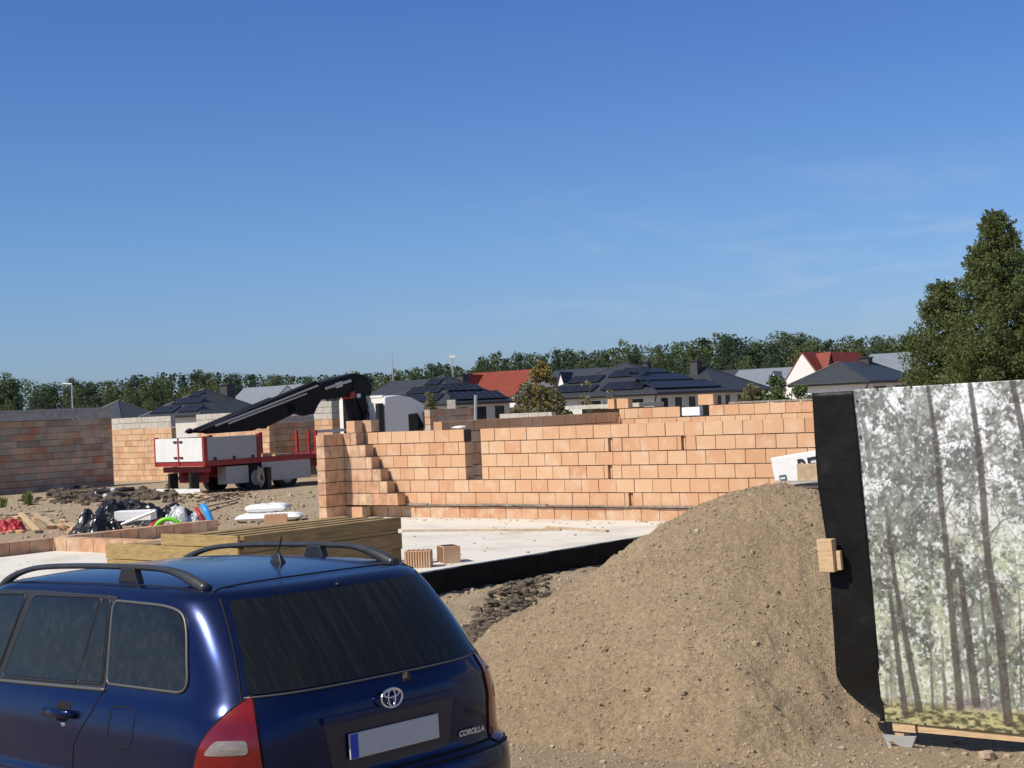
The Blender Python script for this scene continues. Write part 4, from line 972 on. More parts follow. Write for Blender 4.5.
house('hip_roof_house', 200, 413, 150, 9.9, 9.2, 2.8, 2.6, 'dark solar roofed house with a chimney above the grey topped brick shell at left', windows_v=3,
      panels_u=[(.1, .40, .1, .34), (.48, .86, .1, .34), (.24, .70, .42, .64), (.40, .58, .70, .88)], chim=[(3.3, 6.2, 5.65, 1.1)])
house('hip_roof_house', 869, 380, 120, 7.2, 9.4, 2.93, 1.65, 'plain dark hip roof with a short chimney in front of the white gabled red roof', ridge=5.2, chim=[(3.1, 6.2, 4.85, .75)], wallm='white_wall', windows_v=2)
house('hip_roof_house', 121, 410, 165, 8.5, 5.5, 2.8, 2.0, 'small dark hip roof peeking over the shaded brick wall at far left')
house('hip_roof_house', 716, 390, 150, 9, 11, 2.8, 2.5, 'dark plain roof with a chimney behind the big solar roof, at its right', chim=[(4.5, 3.8, 5.9, .9)], windows_v=3)
house('hip_roof_house', 428, 400, 168, 12, 8, 3.2, 2.5, 'dark flat ridged roof behind the white truck cab', ridge=7, axis_='u')
gable('red_roof_house', 514, 156, 8.8, 8, 3.2, 2.7, 'house with a long bright red tiled roof left of the ochre tree', rd='u', cross=[(6.0, 2.0, .92, .8)])
gable('red_roof_house', 836, 138, 10.9, 6.4, 1.6, 4.3, 'red roofed house with a steep white gable end above the plain dark roof', rd='v', cross=[(.2, 4.0, .97, 1.6)])
gable('navy_roof_house', 592, 185, 8.2, 7, 3.2, 3.2, 'navy roofed house with a small white gable between ochre tree and big solar roof', roof='roof_navy', rd='u', cross=[(3.9, 2.2, .9, .5)])
gable('grey_roof_house', 800, 195, 11, 7.5, 3.2, 2.4, 'low grey roofed house just left of the white gable', roof='roof_grey', rd='u', cross=[(3, 2.0, .8, .5)])
gable('grey_roof_house', 762, 205, 12, 7.5, 3.2, 2.6, 'grey roofed house half hidden behind the dark roof with chimney', roof='roof_dark', rd='u', cross=[(2, 2.2, .8, .5), (6.5, 2.2, .8, .5)])
gable('grey_roof_house', 930, 178, 9.5, 9, 3.6, 2.9, 'blue grey roofed house between the red roof and the tall tree', roof='roof_grey', rd='u')
gable('grey_roof_house', 268, 172, 7.5, 6, 3.4, 2.3, 'light grey gabled roof right of the left chimney, the left one of the pair', roof='roof_grey', rd='u')
gable('grey_roof_house', 292, 178, 5.2, 6, 3.4, 2.5, 'light grey gabled roof behind the crane boom, the right one of the pair', roof='roof_grey', rd='u')

# ------------------------------------------------------------------ trees
def leaves(n_, sampler, size, seed, flat=.0):
    r = np.random.default_rng(seed); P = sampler(r, n_); n_ = len(P)
    d = r.normal(size=(n_, 3)); d[:, 2] *= .8; d /= np.linalg.norm(d, axis=1)[:, None]
    e = r.normal(size=(n_, 3)); e -= d*(e*d).sum(1)[:, None]; e /= np.linalg.norm(e, axis=1)[:, None]; f = np.cross(d, e)
    s = size*r.uniform(.6, 1.3, n_)[:, None]; e = e*s; f = f*s*.62
    V = np.stack([P-e, P-f*.9, P+e, P+f*.9], 1).reshape(-1, 3); F = np.arange(n_*4).reshape(-1, 4); return V, F
def clumps(r, n_, cl, jitter=1.0):
    """cl: list of (centre, radius); points mostly on the shells of the clumps"""
    c = np.array([q[0] for q in cl]); rad = np.array([q[1] for q in cl]); pr = rad**2; pr /= pr.sum(); i = r.choice(len(cl), n_, p=pr)
    d = r.normal(size=(n_, 3)); d /= np.linalg.norm(d, axis=1)[:, None]; rr = rad[i]*(r.uniform(.25, 1, n_)**.45); return c[i]+d*rr[:, None]*np.array([1, 1, .8])
def sprays(r, n_, cl):
    """leaves strung along short upswept twigs, for a feathery outline"""
    c = np.array([q[0] for q in cl]); i = r.integers(0, len(cl), n_); rad = np.array([q[1] for q in cl]); rr_ = np.random.default_rng(77)
    out = c.copy(); out[:, 2] = 0; nr = np.linalg.norm(out, axis=1)[:, None]+.05; out = out/nr; ax = out*.75+np.stack([rr_.normal(0, .3, len(cl)), rr_.normal(0, .3, len(cl)), rr_.uniform(.4, 1.1, len(cl))], 1); ax /= np.linalg.norm(ax, axis=1)[:, None]
    t = r.uniform(-1, 1, n_); L_ = rad[i]*1.7; w_ = rad[i]*(.42-.30*np.clip(t, 0, 1))
    P = c[i]+ax[i]*(t*L_)[:, None]+r.normal(size=(n_, 3))*w_[:, None]; Q = clumps(r, n_, [(q[0], q[1]*1.35) for q in cl]); k = r.random(n_) < .5; P[k] = Q[k]
    return P
def crown_clumps(seed, h0, h1, prof, n_, cr, hollow=.35):
    r = random.Random(seed); out = []
    for k in range(n_):
        t = r.random(); z = h0+(h1-h0)*t; R_ = prof(t); a = r.uniform(0, 6.283); q = R_*math.sqrt(r.uniform(hollow**2, 1)); out.append(((q*math.cos(a), q*math.sin(a), z+r.uniform(-.2, .2)*cr), cr*r.uniform(.6, 1.25)*(.55+.45*R_/max(prof(.4), .1))))
    return out
def tree(name, loc, h, leafm, prof, seed, nleaf, leaf, ncl, cr, h0=.25, trunk_r=.15, label=None, cat='tree', group=None, limbs=6, hollow=.35, samp=None):
    root = empty(name, loc, world_children=False); 
    cl = crown_clumps(seed, h*h0, h*.97, prof, ncl, cr, hollow)
    V, F = leaves(nleaf, lambda r, n_: (samp or clumps)(r, n_, cl), leaf, seed)
    mesh_obj('crown', V, F, M[leafm], root, local=True)
    q = MB(); r = random.Random(seed+1); pts = [Vector((0, 0, -.3))]; 
    for k in range(1, 7): pts.append(Vector((r.uniform(-.03, .03)*h*.3, r.uniform(-.03, .03)*h*.3, h*.93*k/6)))
    q.tube(pts, [trunk_r*(1-.85*k/6) for k in range(7)], 8)
    for k in range(limbs):
        t = r.uniform(h0*.9, .85); z = h*.93*t; a = r.uniform(0, 6.28); L_ = prof(max(0, (t-h0)/(1-h0)))*.8; i = int(t*6); p0 = pts[i]+(pts[min(6, i+1)]-pts[i])*(t*6-i)
        q.tube([p0, p0+Vector((math.cos(a)*L_*.5, math.sin(a)*L_*.5, L_*.35)), p0+Vector((math.cos(a)*L_, math.sin(a)*L_, L_*.9))], [trunk_r*.4*(1-t*.6), trunk_r*.25*(1-t*.6), trunk_r*.08], 6)
    q.build('trunk', M['bark'], root, smooth=True, local=True)
    if label: tag(root, label, cat, group)
    return root
round_p = lambda R_: (lambda t: R_*math.sqrt(max(.02, 1-((t-.42)/.62)**2)))
cone_p = lambda R_: (lambda t: R_*(1-t)**.8*min(1, t*6+.4)+.12)
# far forest: individually placed trees of six kinds, then a closed mass behind
kinds = []
for (nm, lf, pr_, h0, lab, grp) in (
    ('forest_tree', 'leaf_a', round_p(3.0), .2, 'mid green broad crowned tree at the forest edge behind the houses', 'mid green broad trees of the far forest edge'),
    ('forest_tree', 'leaf_b', round_p(2.8), .15, 'dark green rounded tree in the far forest', 'dark rounded trees of the far forest edge'),
    ('forest_tree', 'leaf_c', round_p(2.7), .2, 'yellowish green tree in the far forest', 'yellowish trees of the far forest edge'),
    ('pine_tree', 'leaf_d', cone_p(2.6), .2, 'narrow dark pine rising from the far forest', 'narrow dark pines of the far forest'),
    ('pine_tree', 'leaf_b', cone_p(2.2), .12, 'slim dark green conifer in the far forest', 'slim conifers of the far forest'),
    ('forest_tree', 'leaf_d', round_p(2.4), .3, 'blue green oval tree in the far forest', 'blue green oval trees of the far forest edge')):
    sd = len(kinds)*13+5
    t = tree(nm, (0, 0, 0), 13, lf, pr_, sd, 3000, .20, 80, .95, h0, .2, None, limbs=3); kinds.append((t, lab, grp))
used = set()
def top_px(px):   # skyline height in the survey, per column
    pts = [(-60, 370), (0, 372), (40, 381), (70, 379), (110, 378), (150, 372), (200, 368), (250, 371), (300, 373), (360, 371), (400, 368), (440, 360), (475, 365), (490, 350), (520, 352), (560, 344), (590, 350), (620, 341), (660, 341), (700, 336), (735, 331), (770, 337), (795, 329), (820, 337), (870, 333), (920, 334), (1100, 328)]
    for (a, b), (c_, d_) in zip(pts, pts[1:]):
        if a <= px <= c_: return b+(d_-b)*(px-a)/(c_-a)
    return 345
def put_tree(k, x, y, h):
    t, lab, grp = kinds[k]
    o = t if k not in used else copy_tree(t); used.add(k)
    o.location = (x, y, -.3); s = h/13; o.scale = (s*random.uniform(.85, 1.15), s*random.uniform(.85, 1.15), s); o.rotation_euler = (0, 0, random.uniform(0, 6.28)); tag(o, lab, 'tree', grp)
for row, (Y, n_, f) in enumerate(((292, 66, .60), (304, 62, .78), (318, 62, .92), (330, 58, .98))):
    for i in range(n_):
        px = -50+1130*(i+random.uniform(.1, .9))/n_
        p = at(px, 400, Y+random.uniform(-5, 5)); want = at(px, top_px(px)+random.gauss(0, 2.0), p.y).z+.3
        k = random.choices(range(6), (4, 4, 3, 4 if px < 560 else 2, 2, 3))[0]
        if k in (3, 4): want += .8*random.random()*(row > 1)
        put_tree(k, p.x, p.y, want*f*random.uniform(.93, 1.03))
r_ = np.random.default_rng(5); N = 110000
X = r_.uniform(-330, 330, N); Yv = r_.uniform(332, 352, N); PXs = 512+X/340*1538; tz = np.array([at(float(min(1080, max(-50, q))), top_px(float(min(1080, max(-50, q)))), 340).z for q in PXs])
Z = -.3+r_.uniform(0, 1, N)**.8*(tz-.05)*(.95+.05*np.sin(X*1.1)*np.sin(X*.37+2)); P_ = np.stack([X, Yv, Z], 1)
V, F = leaves(N, lambda r, n_: P_, .36, 9); o = mesh_obj('woodland', V, F, M['leaf_b'], local=True); tag(o, 'dense dark wood filling the skyline behind the single trees', 'wood', kind='stuff')

# the two near trees at the right and the shrubs between the houses
def prof_birch(t):
    return (2.75*min(1, .8+t)*(1-t)**.66+.05)
b1 = at(1004, 400, 52); tz1 = at(990, 208, 52).z
tree('birch_tree', (b1.x, 52, -.3), tz1+.3, 'leaf_birch', prof_birch, 77, 110000, .047, 720, .27, .05, .16, 'tallest dense leafy tree at the right edge rising above the printed panel', limbs=16, hollow=.25, samp=sprays)
b2 = at(947, 400, 54); tz2 = at(940, 280, 54).z
tree('birch_tree', (b2.x, 54, -.3), tz2+.3, 'leaf_birch', lambda t: 1.95*(1-t)**.5+.04, 78, 62000, .046, 420, .25, .05, .11, 'shorter rounded tree just left of the tallest tree', limbs=12, hollow=.2, samp=sprays)
b3 = at(1060, 400, 56); tree('birch_tree', (b3.x, 56, -.3), 7.3, 'leaf_birch', prof_birch, 79, 26000, .065, 260, .36, .06, .14, 'leafy tree mostly cut off by the right edge behind the tallest tree', limbs=8, samp=sprays)
b4 = at(541, 400, 78); tree('ochre_tree', (b4.x, 78, -.3), at(541, 361, 78).z+.3, 'leaf_brown', lambda t: 1.05*(1-t)**.5+.16, 80, 6500, .075, 60, .3, .25, .07, 'thin ochre leaved young tree between red roof and big solar roof', limbs=10)
for i, (px, Y, pyt, R_, lf, lb) in enumerate(((527, 76, 382, .9, 'leaf_grey', 'grey green bush at the left foot of the ochre tree'), (553, 77, 385, .9, 'leaf_grey', 'grey green bush at the right foot of the ochre tree'),
    (752, 74, 384, .7, 'leaf_grey', 'greyish bush left of the bright green one, right of the dark windows'), (776, 73, 376, .75, 'leaf_bush', 'bright green pointed bush above the orange wall near its right end'), (803, 74, 384, .8, 'leaf_bush', 'low bright green bush below the plain dark roof'), (590, 60, 383, .35, 'leaf_grey', 'thin sapling with sparse pale leaves before the big solar roof'), (612, 61, 392, .4, 'leaf_grey', 'sparse low sapling at the left corner of the big solar house'), (925, 70, 372, .8, 'leaf_birch', 'bush at the foot of the shorter right tree'), (430, 118, 392, .5, 'leaf_grey', 'small bush behind the truck cab'))):
    b = at(px, 400, Y); sparse = 'sparse' in lb
    tree('bush' if not sparse else 'sapling', (b.x, Y, -.3), at(px, pyt, Y).z+.3, lf, (lambda R_: (lambda t: R_*(1-t)**.45+.08))(R_), 90+i, 320 if sparse else 2600, .075, 14 if sparse else 34, .32, .3, .035, lb, 'bush' if not sparse else 'sapling', limbs=9)
# poles
for (px, py0, py1, Y, kind, lb) in ((72.5, 384, 410, 120, 'lamp', 'pale street lamp pole with a short arm above the shaded brick wall'), (393, 358, 384, 240, 'mast', 'thin distant mast above the dark roof behind the truck cab'), (453, 354, 378, 240, 'mast', 'distant lattice mast with a white top right of the other mast')):
    a = at(px, py1, Y); t = at(px-.8, py0, Y); a.z = -.3; r = empty('street_lamp' if kind == 'lamp' else 'mast', a)
    q = MB(); q.tube([a, t], [.075, .05] if kind == 'lamp' else [.10, .07], 8); q.build('pole', M['sheet_metal'], r)
    q = MB()
    if kind == 'lamp': q.tube([t, t+Vector((-.9, 0, .05))], .06, 6); q.cbox(t+Vector((-1.0, 0, .05)), (.5, .2, .1)); q.build('lamp_arm', M['sheet_metal'], r)
    elif px > 400: q.cbox(t+Vector((0, 0, -.4)), (.8, .3, .35)); q.build('antenna', M['white_wall'], r)
    else: q.tube([t, t+Vector((0, 0, .8))], .05, 6); q.build('antenna', M['sheet_metal'], r)
    tag(r, lb, 'street lamp' if kind == 'lamp' else 'mast')
# ------------------------------------------------------------------ the blue estate car
CP = Vector((-.57, 6.83, .05)); CYAW = R(135.6); CPIT = R(-1.4)
car = empty('estate_car', CP, (0, -CPIT*-1*-1, CYAW), world_children=False)
car.rotation_mode = 'QUATERNION'
cy, sy = math.cos(CYAW), math.sin(CYAW); cc, cs = math.cos(CPIT), math.sin(CPIT)
MC = Matrix(((cy, -sy, 0), (sy, cy, 0), (0, 0, 1)))@Matrix(((cc, 0, -cs), (0, 1, 0), (cs, 0, cc)))
car.rotation_quaternion = MC.to_quaternion()
tag(car, 'dark blue estate car with roof rails and dusty rear window, parked at front left', 'car')
def herm(T, z):
    zs = [t[0] for t in T]
    if z <= zs[0]: return T[0][1]
    if z >= zs[-1]: return T[-1][1]
    for i in range(len(T)-1):
        if zs[i] <= z <= zs[i+1]: break
    def sl(k):
        if k <= 0 or k >= len(T)-1: k0, k1 = max(0, k-1) if k > 0 else 0, min(len(T)-1, k+1); return (T[k1][1]-T[k0][1])/(T[k1][0]-T[k0][0])
        a = (T[k][1]-T[k-1][1])/(T[k][0]-T[k-1][0]); b = (T[k+1][1]-T[k][1])/(T[k+1][0]-T[k][0])
        return 0 if a*b <= 0 else 2*a*b/(a+b)
    h = zs[i+1]-zs[i]; t = (z-zs[i])/h; m0, m1 = sl(i)*h, sl(i+1)*h
    return (2*t**3-3*t*t+1)*T[i][1]+(t**3-2*t*t+t)*m0+(-2*t**3+3*t*t)*T[i+1][1]+(t**3-t*t)*m1
Wt = [(.18, .78), (.30, .85), (.45, .868), (.575, .868), (.62, .852), (.80, .842), (.92, .815), (.985, .785), (1.03, .772), (1.2, .738), (1.36, .704), (1.41, .685), (1.44, .655)]
Xr = [(.18, .12), (.26, .0), (.36, -.06), (.50, -.075), (.585, -.06), (.615, -.015), (.66, -.005), (.80, -.008), (.92, .0), (.985, .025), (1.03, .05), (1.15, .13), (1.30, .25), (1.38, .325), (1.42, .37), (1.44, .43)]
Xf = [(.18, 4.2), (.30, 4.36), (.50, 4.41), (.62, 4.38), (.72, 4.28), (.80, 4.0), (.88, 3.66), (.94, 3.42), (.985, 3.30), (1.03, 3.22), (1.2, 2.95), (1.36, 2.68), (1.42, 2.56), (1.44, 2.48)]
def outline(z, n_=56):
    w_, xr, xf = herm(Wt, z), herm(Xr, z), herm(Xf, z); c = .47; p = 3.15; cf = .75 if z < .95 else .45; P = []
    for i in range(n_+1):     # rear right -> rear left
        u = -1+2*i/n_; th = abs(u)*math.pi/2
        y = math.sin(th)**(2/p); x = math.cos(th)**(2/p); P.append((xr+c-c*x, w_*y*(1 if u > 0 else -1)))
    for i in range(1, 40): t = i/40; x = xr+c+(xf-cf-xr-c)*t; P.append((x, w_*(1+.012*math.sin(math.pi*t)-.02*t)))
    wf = w_*.98
    for i in range(41):
        u = 1-2*i/40; th = abs(u)*math.pi/2; y = math.sin(th)**(2/2.9); x = math.cos(th)**(2/2.9); P.append((xf-cf+cf*x, wf*y*(1 if u > 0 else -1)))
    for i in range(39, 0, -1): t = i/40; x = xr+c+(xf-cf-xr-c)*t; P.append((x, -w_*(1+.012*math.sin(math.pi*t)-.02*t)))
    return P
V = []; F = []; zl = list(np.linspace(.18, 1.44, 86)); n_ = None
for z in zl:
    P = outline(z); n_ = len(P); V += [(x, y, z) for x, y in P]
for j in range(len(zl)-1):
    for i in range(n_): F.append((j*n_+i, j*n_+(i+1) % n_, (j+1)*n_+(i+1) % n_, (j+1)*n_+i))
P = outline(1.44); k0 = (len(zl)-1)*n_; cx = 1.45
for s in (.985, .96, .92, .86, .78, .66, .5, .3, .12):
    zz = 1.44+.062*(1-s**2.6)**.8
    V += [(cx+(x-cx)*s, y*s, zz-.012*max(0, (abs(x-1.4)/1.2))**2) for x, y in P]; k1 = k0+n_
    for i in range(n_): F.append((k0+i, k0+(i+1) % n_, k1+(i+1) % n_, k1+i))
    k0 = k1
F.append(tuple(k0+i for i in range(n_)))
F.append(tuple(range(n_))[::-1])
bvh = BVHTree.FromPolygons([Vector(v) for v in V], F)
wheels = [(.86, 0), (3.46, 0)]
F2 = []
for f in F:
    c = sum((Vector(V[i]) for i in f), Vector())/len(f)
    if abs(c.y) > .68 and c.z < .75 and any(math.hypot(c.x-wx, c.z-.31) < .345 for wx, _ in wheels): continue
    F2.append(f)
mp_ = bpy.data.materials.new('metallic_blue_paint'); mp_.use_nodes = True; nt = mp_.node_tree; n = nt.nodes; L = nt.links; b = n['Principled BSDF']
b.inputs['Specular IOR Level'].default_value = .25; b.inputs['Metallic'].default_value = .6; b.inputs['Roughness'].default_value = .22; b.inputs['Coat Weight'].default_value = .38; b.inputs['Coat Roughness'].default_value = .06
tcn = n.new('ShaderNodeTexCoord'); nz = n.new('ShaderNodeTexNoise'); nz.inputs['Scale'].default_value = 5; nz.inputs['Detail'].default_value = 9; nz.inputs['Roughness'].default_value = .7; L.new(tcn.outputs['Object'], nz.inputs['Vector'])
mr = n.new('ShaderNodeMapRange'); mr.inputs[1].default_value = .45; mr.inputs[2].default_value = .8; mr.inputs[3].default_value = 0; mr.inputs[4].default_value = .05; L.new(nz.outputs['Fac'], mr.inputs[0])
mx = n.new('ShaderNodeMix'); mx.data_type = 'RGBA'; mx.inputs[6].default_value = (.003, .011, .060, 1); mx.inputs[7].default_value = (.16, .15, .14, 1); L.new(mr.outputs[0], mx.inputs[0]); L.new(mx.outputs[2], b.inputs['Base Color'])
m3 = n.new('ShaderNodeMapRange'); m3.inputs[1].default_value = .4; m3.inputs[2].default_value = .75; m3.inputs[3].default_value = .02; m3.inputs[4].default_value = .2; L.new(nz.outputs['Fac'], m3.inputs[0]); L.new(m3.outputs[0], b.inputs['Coat Roughness'])
M['paint'] = mp_
def glassmat(name, dust, streak):
    m = bpy.data.materials.new(name); m.use_nodes = True; nt = m.node_tree; n = nt.nodes; L = nt.links; b = n['Principled BSDF']
    tcn = n.new('ShaderNodeTexCoord'); mp2 = n.new('ShaderNodeMapping'); mp2.inputs['Scale'].default_value = streak; L.new(tcn.outputs['Object'], mp2.inputs['Vector'])
    nz = n.new('ShaderNodeTexNoise'); nz.inputs['Scale'].default_value = 9; nz.inputs['Detail'].default_value = 7; nz.inputs['Roughness'].default_value = .65; L.new(mp2.outputs[0], nz.inputs['Vector'])
    mr = n.new('ShaderNodeMapRange'); mr.inputs[1].default_value = .46; mr.inputs[2].default_value = .78; mr.inputs[3].default_value = dust*.12; mr.inputs[4].default_value = dust; L.new(nz.outputs['Fac'], mr.inputs[0])
    mx = n.new('ShaderNodeMix'); mx.data_type = 'RGBA'; mx.inputs[6].default_value = (.006, .008, .010, 1); mx.inputs[7].default_value = (.20, .17, .14, 1); L.new(mr.outputs[0], mx.inputs[0]); L.new(mx.outputs[2], b.inputs['Base Color'])
    b.inputs['Roughness'].default_value = .07; b.inputs['Specular IOR Level'].default_value = .3; return m
M['glass_side'] = glassmat('tinted_side_glass', .10, (2, 2, 2)); M['glass_rear'] = glassmat('dusty_rear_glass', .10, (.05, 3.2, .25))
M['trim'] = mat('black_window_trim', (.015, .015, .017), .45); M['chrome'] = mat('bright_metal', (.75, .75, .76), .16, metal=1)
M['trim_light'] = mat('dull_metal_trim', (.11, .11, .105), .45, metal=.4)
M['lamp_red'] = mat('red_lamp_lens', (.19, .006, .007), .12, coat=.35, var=.3, scale=7); M['lamp_clear'] = mat('clear_lamp_lens', (.24, .205, .18), .15, coat=1, var=.35, scale=14, stretch=(1, 1, 5)); M['lamp_amber'] = mat('pinkish_lamp_lens', (.46, .26, .20), .2, coat=1)
M['rail'] = mat('dark_roof_rail', (.035, .037, .04), .35, var=.3, scale=12); M['plate'] = mat('number_plate_grey', (.52, .52, .52), .6); M['eu_blue'] = mat('plate_blue_band', (.01, .05, .45), .5); M['text_silver'] = mat('silver_lettering', (.65, .65, .66), .3, metal=.6)
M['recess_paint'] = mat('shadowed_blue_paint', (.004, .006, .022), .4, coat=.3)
M['gap'] = mat('panel_gap', (.002, .002, .003), .9)
body = mesh_obj('body', V, F2, M['paint'], car, smooth=True, local=True)
def hit(o, d):
    r = bvh.ray_cast(Vector(o), Vector(d))
    if r[0] is None: return None, None
    return r[0], (-r[1] if r[1].dot(Vector(d)) > 0 else r[1])
def Sx(x, z, s=1):   # point on the side
    return hit((x, 2*s, z), (0, -s, 0))
def Rx(y, z): return hit((-2, y, z), (1, 0, 0))
def Tz(x, y): return hit((x, y, 3), (0, 0, -1))
def Wr(phi, z, s=1):   # wrap round the rear corner: angle from an axis inside the body
    a = R(phi); o_ = Vector((.60, .36*s, z)); d = Vector((math.cos(a), math.sin(a)*s, 0)); p, nn_ = hit(o_+d*3, -d); return p, nn_
def patch(name, fn, poly, m, off, step=.03, parent=None, th=.004, inner=True):
    """a skin of thickness th lying on the body; poly in the 2D coordinates of fn"""
    pts = [Vector(p) for p in poly]; B = []
    for i in range(len(pts)):
        a, b = pts[i], pts[(i+1) % len(pts)]; k = max(1, int((b-a).length/step))
        for j in range(k): B.append(a+(b-a)*j/k)
    n0 = len(B); xs_ = [p.x for p in B]; ys_ = [p.y for p in B]
    def inside(p):
        c = False
        for i in range(n0):
            a, b = B[i], B[i-1]
            if (a.y > p.y) != (b.y > p.y) and p.x < (b.x-a.x)*(p.y-a.y)/(b.y-a.y)+a.x: c = not c
        return c
    Q = list(B); x = min(xs_)+step/2
    while x < max(xs_):
        y = min(ys_)+step/2
        while y < max(ys_):
            p = Vector((x, y))
            if inside(p) and min((p-q).length for q in B) > step*.4: Q.append(p)
            y += step
        x += step
    r = delaunay_2d_cdt(Q, [], [list(range(n0))], 1, 1e-6); vs = []
    nv = []
    for p in r[0]:
        h, nn_ = fn(p.x, p.y)
        if h is None: h, nn_ = Vector((0, 0, 0)), Vector((0, 0, 1))
        vs.append(h+nn_*off); nv.append(nn_)
    fs = [tuple(f) for f in r[2]]; k = len(vs); ed = {}
    for f in fs:
        for i in range(len(f)): e = (f[i], f[(i+1) % len(f)]); ed[e] = 1
    bnd = [e for e in ed if (e[1], e[0]) not in ed]
    vs2 = vs+[v-q*(th+.004) for v, q in zip(vs, nv)]
    fs2 = fs+[(a, a+k, b+k, b) for a, b in bnd]
    o = mesh_obj(name, vs2, fs2, M[m], parent or car, smooth=True, local=True, fixn=True)
    bs_ = {(min(e), max(e)) for e in bnd}
    for e in o.data.edges:
        if (min(e.vertices), max(e.vertices)) in bs_: e.use_edge_sharp = True
    return o
def rounded(poly, rad, n_=5):
    P = [Vector(p) for p in poly]; out = []
    for i, p in enumerate(P):
        a = P[i-1]; b = P[(i+1) % len(P)]; r_ = rad[i] if isinstance(rad, (list, tuple)) else rad
        if r_ <= 0: out.append(p); continue
        da = (a-p).normalized()*min(r_, (a-p).length*.45); db = (b-p).normalized()*min(r_, (b-p).length*.45)
        for k in range(n_+1): t = k/n_; out.append((p+da)*(1-t)**2+p*2*t*(1-t)+(p+db)*t*t)
    return [tuple(v) for v in out]
def strip(name, fn, line, w_, m, off=.001, closed=False, parent=None, n_=8, flat=.35):
    pts = []; L_ = [Vector(p) for p in line]+([Vector(line[0])] if closed else [])
    for a, b in zip(L_, L_[1:]):
        k = max(1, int((b-a).length/.03))
        for j in range(k):
            q = a+(b-a)*j/k; h, nn_ = fn(q.x, q.y)
            if h is not None: pts.append(h+nn_*off)
    h, nn_ = fn(L_[-1].x, L_[-1].y)
    if h is not None: pts.append(h+nn_*off)
    q = MB(); q.tube(pts, w_, 6, caps=not closed); return q.build(name, M[m], parent or car, smooth=True, local=True)
def grow(poly, d):
    c = sum((Vector(p) for p in poly), Vector((0, 0)))/len(poly); P = [Vector(p) for p in poly]; out = []
    for i, p in enumerate(P):
        a = P[i-1]; b = P[(i+1) % len(P)]; t = (b-a).normalized(); n_ = Vector((t.y, -t.x))
        if n_.dot(p-c) < 0: n_ = -n_
        out.append(tuple(p+n_*d))
    return out
